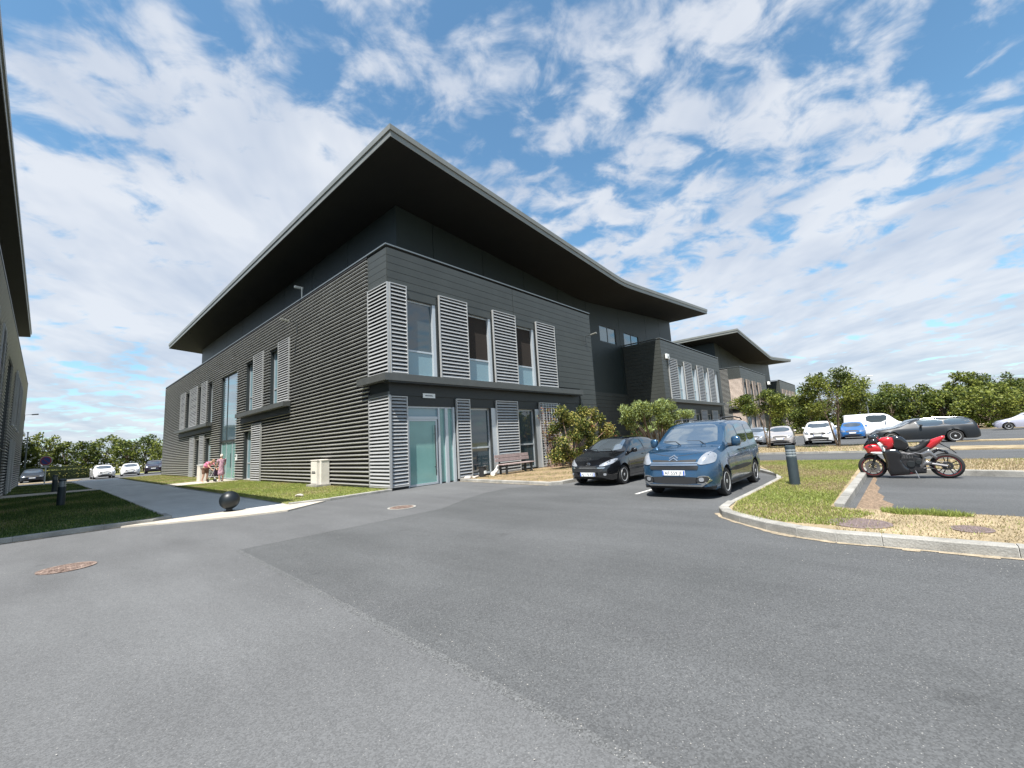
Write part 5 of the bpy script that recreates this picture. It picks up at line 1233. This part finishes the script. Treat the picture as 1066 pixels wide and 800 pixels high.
# ------------------------------------------------------------------ foliage
def leaves(name, centers, radii, n, size, mats, probs, par, squash=1.0, shell=.55, aspect=.55, droop=0., seed=1):
    """many leaf faces spread through ellipsoid clumps; centres (k,3), radii (k,3)"""
    g = np.random.default_rng(seed); k = len(centers); C_ = np.array(centers); R_ = np.array(radii)
    wts = (R_[:,0]*R_[:,1]*R_[:,2])**.67; ci = g.choice(k, n, p=wts/wts.sum())
    d = g.normal(size=(n, 3)); d /= np.linalg.norm(d, axis=1)[:,None]; rad = (shell+(1-shell)*g.random(n))*g.uniform(.82, 1.12, n)
    p = C_[ci]+d*R_[ci]*rad[:,None]
    p = p[p[:,2] > .05]; n = len(p); d = d[:n]
    nrm = g.normal(size=(n, 3))*.8+np.array([0,0,.7]); nrm /= np.linalg.norm(nrm, axis=1)[:,None]
    t = g.normal(size=(n, 3)); t[:,2] -= droop; t -= nrm*(t*nrm).sum(1)[:,None]; t /= np.linalg.norm(t, axis=1)[:,None]; b = np.cross(nrm, t)
    s_ = size*g.uniform(.6, 1.35, n)[:,None]
    v = np.stack([p-t*s_*.5, p+b*s_*aspect*.5, p+t*s_*.5, p-b*s_*aspect*.5], 1)
    me = D.meshes.new(name); me.from_pydata(v.reshape(-1, 3).tolist(), [], np.arange(n*4).reshape(-1, 4).tolist())
    for m in mats: me.materials.append(m)
    clump = g.random(k)[ci[:n]]*.5+g.random(n)*.8
    q = np.quantile(clump, np.cumsum(probs)[:-1]) if len(probs) > 1 else []
    me.polygons.foreach_set('material_index', np.searchsorted(q, clump).astype(np.int32)); me.update()
    o = D.objects.new(name, me); COL.objects.link(o); o.parent = par; return o
def tree(loc, label, h, crown_r, trunk_h, n, leaf, mats, probs, seed=1, clumps=14, stems=1, group=None, name='tree', cat='tree', shape=1.0, trunk_r=.12, low=.0, clump_r=.42, spread=1.0):
    g = random.Random(seed); t = empty(name, loc, g.uniform(0, 6), label, cat, group)
    cs, rs = [], []; mb = MB(); limbs = []
    for k in range(clumps):
        a = 2*math.pi*(k*.618+g.uniform(-.08,.08)); f = (k+.5)/clumps
        zz = trunk_h*.9+(h-trunk_h*.9)*(f**.85)*.92
        prof = math.sqrt(max(.03, 1-((f-.42)/.62)**2)) if shape else 1
        rr_ = crown_r*prof*g.uniform(.45, .85)*spread
        c_ = (rr_*math.cos(a), rr_*math.sin(a), zz+low); q = crown_r*clump_r*g.uniform(.75, 1.25)*(.6+.4*prof)
        cs.append(c_); rs.append((q, q*g.uniform(.8,1.2), q*.72))
        limbs.append(c_)
    for s_ in range(stems):
        a = 2*math.pi*s_/max(1, stems)+.3; lean = 0 if stems == 1 else crown_r*.35
        p1 = (math.cos(a)*lean*.4, math.sin(a)*lean*.4, trunk_h*.6); p2 = (math.cos(a)*lean, math.sin(a)*lean, trunk_h+(h-trunk_h)*.45)
        mb.tube([(math.cos(a)*.05*(stems > 1), math.sin(a)*.05*(stems > 1), -.05), p1, p2], [trunk_r, trunk_r*.8, trunk_r*.35], 8)
        for i, c_ in enumerate(limbs):
            if i % stems == s_:
                b0 = Vector(p1).lerp(Vector(p2), min(1, .15+.75*i/len(limbs))); m_ = b0.lerp(Vector(c_), .5)+Vector((0,0,.08*crown_r)); mb.tube([b0, m_, c_], [trunk_r*.35, trunk_r*.22, trunk_r*.08], 6)
    mb.build('trunk', M['bark'], t, smooth=True)
    leaves('crown', cs, rs, n, leaf, mats, probs, t, seed=seed, shell=.35)
    return t
A, B_, C_l = M['l_a'], M['l_b'], M['l_c']
# roadside trees and shrubs near the cars
tree((24.4,-11.0,.06), 'small leafy tree on the dry verge between the white SUV and the dark estate car', 4.75, 2.0, 2.35, 13000, .13, [B_, A, C_l], [.22,.43,.35], 3, 22, 3, trunk_r=.06, clump_r=.33)
tree((24.4,-7.25,.06), 'lower spreading tree just left of the small leafy tree, over the beige car', 3.85, 2.1, 2.55, 8500, .13, [B_, A, C_l], [.20,.45,.35], 5, 16, 2, trunk_r=.05, clump_r=.27)
# red-tipped shrub beside the bench
t = empty('shrub', (9.0,-1.75,.08), 0, 'large shrub with yellow-green and reddish leaves left of the black hatchback', 'shrub')
cs, rs = [], []; g = random.Random(4); mb = MB()
for k in range(40):
    a = g.uniform(0, 6.28); zz = g.uniform(.35, 2.85); rr_ = (1.75-.38*abs(zz-1.3))*g.uniform(.25,.95); c_ = (.9+rr_*math.cos(a)*1.45, rr_*math.sin(a)*.85, zz); cs.append(c_); q = g.uniform(.32,.52); rs.append((q, q, q*.9))
    mb.tube([(g.uniform(-.15,.15), g.uniform(-.15,.15), -.05), (c_[0]*.4, c_[1]*.4, zz*.5), c_], [.03,.02,.006], 6)
mb.build('stems', M['twig'], t)
leaves('foliage', cs, rs, 17000, .12, [M['l_b'], M['l_a'], M['l_y'], M['l_r']], [.20,.36,.41,.03], t, seed=4, shell=.3)
# climbing dry twigs on the louvre by the shrub
t = empty('climbing_plant', (9.0,-.25,.08), 0, 'dry reddish climbing plant with few leaves over the louvre beside the shrub', 'climber')
mb = MB(); cs = []; rs = []; g = random.Random(9)
for k in range(38):
    x0 = g.uniform(-.3,.9); p = [(x0, g.uniform(-.5,-.1), 0)]; z_ = 0
    tx = x0+g.uniform(-.5,.5); tz = g.uniform(1.2,3.0)
    for s_ in range(1, 6): f = s_/5; p.append((x0+(tx-x0)*f+g.uniform(-.07,.07), -.12-.35*(1-f)*g.random(), tz*f))
    mb.tube(p, [.011,.010,.009,.008,.006,.004], 5); cs.append(p[-1]); rs.append((.18,.10,.2)); cs.append(p[3]); rs.append((.15,.12,.18))
mb.build('stems', M['twig'], t)
leaves('foliage', cs, rs, 900, .10, [M['l_b'], M['l_r'], M['l_y']], [.4,.4,.2], t, seed=11, shell=.2)
# white trellis wires on that louvre
t = empty('trellis', (8.95,-.16,.1), 0, 'thin pale wire trellis on the louvre behind the dry climbing plant', 'trellis')
mb = MB()
for k in range(7): x = .1+k*.23; mb.box(x, x+.012, -.01, .0, .2, 3.3)
mb.build('wires', M['plate_white'], t)
mb = MB(); mb.box(0.0, .03, -.02, .01, .1, 3.35); mb.box(1.55, 1.58, -.02, .01, .1, 3.35); mb.build('rail', M['alu'], t)
# willow-leaved bush in front of the second block
t = empty('shrub', (17.2,-3.1,.08), 0, 'broad multi-stemmed pale green shrub behind the black hatchback and the van', 'shrub')
cs, rs = [], []; g = random.Random(6); mb = MB()
for k in range(34):
    x = g.uniform(-4.4, 3.2); zz = g.uniform(1.75, 3.35)-.05*abs(x); y = g.uniform(-.9,.9); cs.append((x, y, zz)); q = g.uniform(.32,.6); rs.append((q, q, q*.72))
    bx_ = x*.42; mb.tube([(bx_, 0, -.05), (bx_+(x-bx_)*.4, y*.3, zz*.5), (x, y, zz)], [.06,.04,.012], 6)
mb.build('stems', M['bark'], t)
leaves('foliage', cs, rs, 19000, .14, [M['l_b'], M['l_a'], M['l_c'], M['l_p']], [.10,.15,.33,.42], t, seed=6, shell=.35, aspect=.32, droop=.8)
t = empty('shrub', (19.5,.6,.08), 0, 'dark low shrub in the deep shade behind the pale green shrub', 'shrub')
cs, rs = [], []; mb = MB()
for k in range(14):
    x = g.uniform(-2.6, 2.6); zz = g.uniform(.4,1.6); y = g.uniform(-.8,.8); cs.append((x, y, zz)); q = g.uniform(.45,.6); rs.append((q, q, q*.8)); mb.tube([(x*.5,0,-.05),(x, y, zz)], [.03,.01], 5)
mb.build('stems', M['bark'], t); leaves('foliage', cs, rs, 3000, .12, [M['l_b'], M['l_r']], [.9,.1], t, seed=8)

# tree line beyond the right-hand car park: each tree its own
sp = [  # px, depth-ish x,y,h,r
 (66,-5.0,7.0,3.3),(67,-8.0,7.5,3.2),(66,-11.0,8.2,3.1),(64,-13.6,7.4,3.0),(66,-16.2,8.6,3.4),(63,-18.6,7.4,3.0),(64,-23.6,7.6,3.0),(61,-18.0,6.0,2.6),(67,-20.6,11.0,2.7),(58.5,-21.2,6.4,3.3),(68,-26.0,8.6,3.2),(72,-14.5,9.0,3.4),(74,-24,9.4,3.8),(72,-2,8,3.6),(73,3,8,3.6),(74,8,8.5,3.8)]
lab = ['leftmost tree of the far tree line at right, behind the small leafy tree','second tree of the right-hand far tree line, rising over the blue car','dark tree behind the white van in the far tree line','rounded tree right of the white van in the far line','tall dark tree with an uneven top above the motorcycle front','lower bright tree filling a gap in the far line above the motorcycle','mid-green tree behind the silver-violet car','low dark tree at the foot of the far line above the estate car','tallest tree of the right-hand far line','broad bright green tree low in front of the tallest one','dark green tree cut by the right edge of the picture','tree standing behind the tall dark one in the far line','tree standing far back between the tallest trees','distant tree peeking over the low dark building','distant tree left of the low dark building','distant tree at the far left end of the right-hand line']
for i, (x, y, h, r_) in enumerate(sp):
    pr = [[.45,.42,.13],[.30,.45,.25],[.15,.40,.45]][i % 3] if i not in (8, 9) else [.12,.38,.50]
    tree((x, y, 0), lab[i], (5.5+(h-7.6)*.55)*(1.12 if x > 70 else 1), r_*.9, .6, 6000, .28, [B_, A, C_l], pr, 20+i, 24, 1, 'trees beyond the car park', trunk_r=.16, clump_r=.36, low=-.3)
# tree line at the left, beyond the hedges
sp = [(-19,76,6.0,2.6),(-15.5,78,5.6,2.4),(-12,76,5.4,2.3),(-10.4,80,5.8,2.2),(-8.6,76,6.8,2.5),(-6.4,78,5.6,2.3),(-4.6,75,5.4,2.4),(-2.2,78,6.4,2.6),(0.0,75,5.6,2.6),(2.4,78,6.2,2.6),(4.8,75,5.6,2.6)]
lab = ['tree right beside the small grey far block','dark round tree above the parked dark car at left','pale green tree above the round road sign','small light tree next to the thin lamp pole','tallest dark tree of the left-hand tree line','light green tree right of the tallest left-hand one','low bright tree above the leftmost white car','tree with a rounded crown over the two white cars','bushy dark tree behind the second white car','light tree above the dark plum SUV','tree partly hidden by the ribbed building corner','tree mostly behind the ribbed building corner','tree hidden behind the ribbed building','tree behind the shaded left building']
for i, (x, y, h, r_) in enumerate(sp):
    pr = [[.55,.35,.10],[.30,.45,.25],[.15,.40,.45]][(i*2) % 3]
    tree((x, y, 0), lab[i], h, r_, .5, 2600, .32, [B_, A, C_l], pr, 50+i, 20, 1, 'trees beyond the left car park', trunk_r=.13, clump_r=.38, low=-.2)
# hedges
def hedge(loc, L_, W_, H_, rz, label, n, mats, probs, seed):
    t = empty('hedge', loc, rz, label, 'hedge'); mb = MB(); mb.box(-L_/2+.15, L_/2-.15, -W_/2+.12, W_/2-.12, 0, H_-.12); mb.build('hedge_core', M['hedge'], t)
    g = np.random.default_rng(seed); k = max(6, int(L_/.5)); cs = [(-L_/2+L_*(i+.5)/k, g.uniform(-.05,.05), H_*.5) for i in range(k)]; rs = [(.42, W_*.55, H_*.54) for _ in cs]
    leaves('foliage', cs, rs, n, .13, mats, probs, t, seed=seed, shell=.85)
hedge((-6.4,61,0), 6.6, 1.4, 1.25, R(14), 'trimmed yellow-green hedge right of the round road sign', 3500, [B_, A, M['l_y']], [.2,.4,.4], 1)
hedge((-12,67,0), 14, 1.4, 1.7, R(8), 'longer trimmed hedge behind the round road sign and parked dark car', 4500, [B_, A, M['l_y']], [.3,.4,.3], 2)
# ------------------------------------------------------------------ people
def skin_body(name, pts, edges, rad, m, par, lv=2):
    me = D.meshes.new(name); me.from_pydata(pts, edges, []); o = D.objects.new(name, me); COL.objects.link(o)
    s_ = o.modifiers.new('skin', 'SKIN'); s_.use_smooth_shade = True
    for i, r_ in enumerate(rad): me.skin_vertices[0].data[i].radius = r_ if isinstance(r_, tuple) else (r_, r_)
    me.skin_vertices[0].data[0].use_root = True
    u = o.modifiers.new('sub', 'SUBSURF'); u.levels = lv; u.render_levels = lv
    dg = bpy.context.evaluated_depsgraph_get(); dg.update(); nm = D.meshes.new_from_object(o.evaluated_get(dg)); D.objects.remove(o)
    nm.name = name; nm.materials.clear(); nm.materials.append(m); o = D.objects.new(name, nm); COL.objects.link(o); o.parent = par; return o
skin = mat('skin', (.50,.30,.22), .55); pink = mat('pink_cloth', (.60,.10,.24), .8, col2=(.75,.3,.42), var=.1, vscale=8); brown = mat('brown_shorts', (.16,.09,.06), .85); hair_w = mat('pale_hair', (.52,.48,.42), .8)
dress = mat('patterned_dress', (.10,.03,.07), .85, col2=(.55,.36,.42), var=.1, vscale=14); darkc = mat('dark_cloth', (.05,.03,.06), .85)
def head(par, c_, face, hm, r_=.105):
    # skull, jaw, nose, eyes, ears; face = forward direction
    f = Vector(face).normalized(); up = Vector((0,0,1)); s_ = f.cross(up).normalized(); u = s_.cross(f)
    q = lambda a, b, h: tuple(Vector(c_)+f*a+s_*b+u*h)
    mb = MB(); prof = []
    n1, n2 = 14, 18; base = []
    for i in range(n1+1):
        ph = math.pi*i/n1
        for k in range(n2):
            th = 2*math.pi*k/n2; x = math.sin(ph)*math.cos(th)*.098; y = math.sin(ph)*math.sin(th)*.078; z = math.cos(ph)*.118
            if z < 0: x *= 1+.15*z/.118*(1 if x < 0 else .1); y *= 1+.28*z/.118
            if x > .085 and -.03 < z < .02: x += .012
            base.append(q(x, y, z))
    mb.v = base; 
    for i in range(n1):
        for k in range(n2): mb.f.append((i*n2+k, i*n2+(k+1) % n2, (i+1)*n2+(k+1) % n2, (i+1)*n2+k)); mb.mi.append(0)
    mb.lathe([(0,.0),(.016,.006),(.010,.03),(0,.035)], 8, lambda a, b, h: q(.088+h*.8, a, -.022+b))
    h_ = mb.build('head', skin, par, smooth=True)
    mb = MB()
    for sg in (-1, 1): mb.lathe([(0,0),(.011,.004),(0,.008)], 8, lambda a, b, h: q(.088+h, sg*.03+a, .012+b))
    mb.box(.088,.094,-.022,.022,-.062,-.055, T=q); mb.build('face_features', M['glyph'], h_)
    mb = MB()
    for sg in (-1, 1): mb.lathe([(0,0),(.020,.004),(.024,.014),(0,.018)], 10, lambda a, b, h: q(a*.7-.004, sg*(.072+h*.8), b-.01))
    mb.build('ear', skin, h_)
    mb = MB(); base = []
    for i in range(9):
        ph = math.pi*.62*i/8
        for k in range(n2):
            th = 2*math.pi*k/n2; cut = 1 if math.cos(th) < .35 else .62
            ph2 = ph*cut; base.append(q(math.sin(ph2)*math.cos(th)*.112-.010, math.sin(ph2)*math.sin(th)*.090, math.cos(ph2)*.130))
    mb.v = base
    for i in range(8):
        for k in range(n2): mb.f.append((i*n2+k, i*n2+(k+1) % n2, (i+1)*n2+(k+1) % n2, (i+1)*n2+k)); mb.mi.append(0)
    mb.build('hair', hm, h_, smooth=True, recalc=True)
def hand(par, c_, d_, m=None):
    d_ = Vector(d_).normalized(); a = d_.cross(Vector((0,0,1))).normalized(); n_ = a.cross(d_)
    pts = [Vector(c_), Vector(c_)+d_*.05, Vector(c_)+d_*.09]; ed = [(0,1),(1,2)]; rad = [(.028,.018),(.038,.016),(.034,.014)]
    for k, (o_, ln) in enumerate(((-.030,.06),(-.010,.072),(.010,.07),(.029,.055))):
        i0 = len(pts); b0 = pts[2]+a*o_; pts += [b0, b0+d_*ln*.5-n_*.008, b0+d_*ln*.9-n_*.03]; ed += [(2,i0),(i0,i0+1),(i0+1,i0+2)]; rad += [.009,.0085,.007]
    i0 = len(pts); b0 = pts[1]-a*.035; pts += [b0, b0+d_*.03-a*.02, b0+d_*.06-a*.022]; ed += [(1,i0),(i0,i0+1),(i0+1,i0+2)]; rad += [.012,.010,.008]
    return skin_body('hand', [tuple(p) for p in pts], ed, rad, skin, par, 1)
# person bending forward, pink top, brown shorts (faces +x, to the right)
pA = empty('person', (-1.52,19.2,.04), R(-62), 'person bending forward in a bright pink top and brown shorts', 'person')
P_ = [(0,0,.90),(.16,0,1.08),(.36,0,1.20),(.46,0,1.24),(.54,0,1.27),
      (.36,.17,1.20),(.52,.20,.98),(.68,.14,.84),(.36,-.17,1.20),(.50,-.20,.97),(.66,-.14,.82),
      (-.02,.10,.84),(.06,.11,.47),(-.03,.12,.09),(.12,.13,.04),(-.02,-.10,.84),(.0,-.11,.46),(-.12,-.12,.09),(.03,-.13,.04)]
E_ = [(0,1),(1,2),(2,3),(3,4),(2,5),(5,6),(6,7),(2,8),(8,9),(9,10),(0,11),(11,12),(12,13),(13,14),(0,15),(15,16),(16,17),(17,18)]
Rr = [(.13,.11),(.11,.10),(.12,.10),(.06,.06),(.055,.055),.06,.042,.028,.06,.042,.028,.10,.062,.042,(.04,.03),.10,.062,.042,(.04,.03)]
skin_body('body', P_, E_, Rr, skin, pA)
skin_body('pink_top', [(-.02,0,.97),(.16,0,1.10),(.38,0,1.22),(.36,.18,1.21),(.46,.20,1.08),(.36,-.18,1.21),(.45,-.20,1.08)], [(0,1),(1,2),(2,3),(3,4),(2,5),(5,6)], [(.20,.18),(.20,.17),(.19,.165),.10,.075,.10,.075], pink, pA)
skin_body('shorts', [(-.01,0,.90),(-.02,.10,.82),(.04,.115,.52),(-.02,-.10,.82),(.0,-.115,.50)], [(0,1),(1,2),(0,3),(3,4)], [(.17,.14),.125,.10,.125,.10], brown, pA)
head(pA, (.64,0,1.30), (1,0,-.35), mat('brown_hair', (.28,.17,.11), .8)); hand(pA, (.68,.14,.84), (.8,-.1,-.6)); hand(pA, (.66,-.14,.82), (.8,.1,-.6))
# standing person in a patterned dress, seen from behind
pB_ = empty('person', (-.85,18.4,.04), R(95), 'person standing in a long pink and dark patterned dress by the side entrance', 'person')
P_ = [(0,0,.92),(0,0,1.12),(0,0,1.36),(.01,0,1.44),(.02,0,1.50),
      (0,.17,1.36),(.03,.23,1.10),(.22,.20,.98),(0,-.17,1.36),(.03,-.23,1.10),(.20,-.20,.96),
      (0,.09,.86),(.0,.10,.47),(-.02,.10,.08),(.10,.11,.035),(0,-.09,.86),(.02,-.10,.47),(.0,-.10,.08),(.13,-.11,.035)]
skin_body('body', P_, E_, [(.14,.12),(.13,.11),(.14,.11),(.055,.055),(.05,.05),.058,.04,.027,.058,.04,.027,.09,.058,.038,(.036,.028),.09,.058,.038,(.036,.028)], skin, pB_)
skin_body('dress', [(0,0,.95),(0,0,1.15),(0,0,1.36),(0,.17,1.37),(.02,.22,1.18),(0,-.17,1.37),(.02,-.22,1.18),(0,0,.60),(0,0,.34)], [(0,1),(1,2),(2,3),(3,4),(2,5),(5,6),(0,7),(7,8)], [(.18,.16),(.16,.14),(.165,.13),.08,.07,.08,.07,(.20,.20),(.23,.23)], dress, pB_)
head(pB_, (.03,0,1.60), (1,.2,-.1), hair_w); hand(pB_, (.22,.20,.98), (.8,-.1,-.5)); hand(pB_, (.20,-.20,.96), (.8,.1,-.5))
# push chair between them
pc = empty('pushchair', (-1.05,19.0,.04), R(-62), 'pale framed pushchair with a dark seat between the two people', 'pushchair')
mb = MB()
for sg in (-1, 1):
    mb.tube([(-.28,sg*.2,.10),(.05,sg*.2,.55),(.30,sg*.2,1.0)], .014, 6); mb.tube([(.32,sg*.2,.10),(.05,sg*.2,.55),(-.15,sg*.2,.72)], .014, 6)
mb.tube([(.30,-.2,1.0),(.34,0,1.03),(.30,.2,1.0)], .016, 6); mb.build('frame', M['plate_white'], pc, smooth=True)
mb = MB(); mb.prism([(-.18,.42),(.12,.36),(.24,.80),(.18,.84),(.06,.46),(-.18,.48)], lambda p, t_: (p[0], t_, p[1]), -.18, .18); mb.build('seat', darkc, pc)
for x in (-.28,.32):
    for sg in (-1, 1):
        mb = MB(); mb.lathe([(.04,-.02),(.09,-.02),(.09,.02),(.04,.02)], 16, lambda a, b, h: (x+a, sg*.22+h, .09+b), closed=True); mb.build('wheel', M['tyre'], pc)
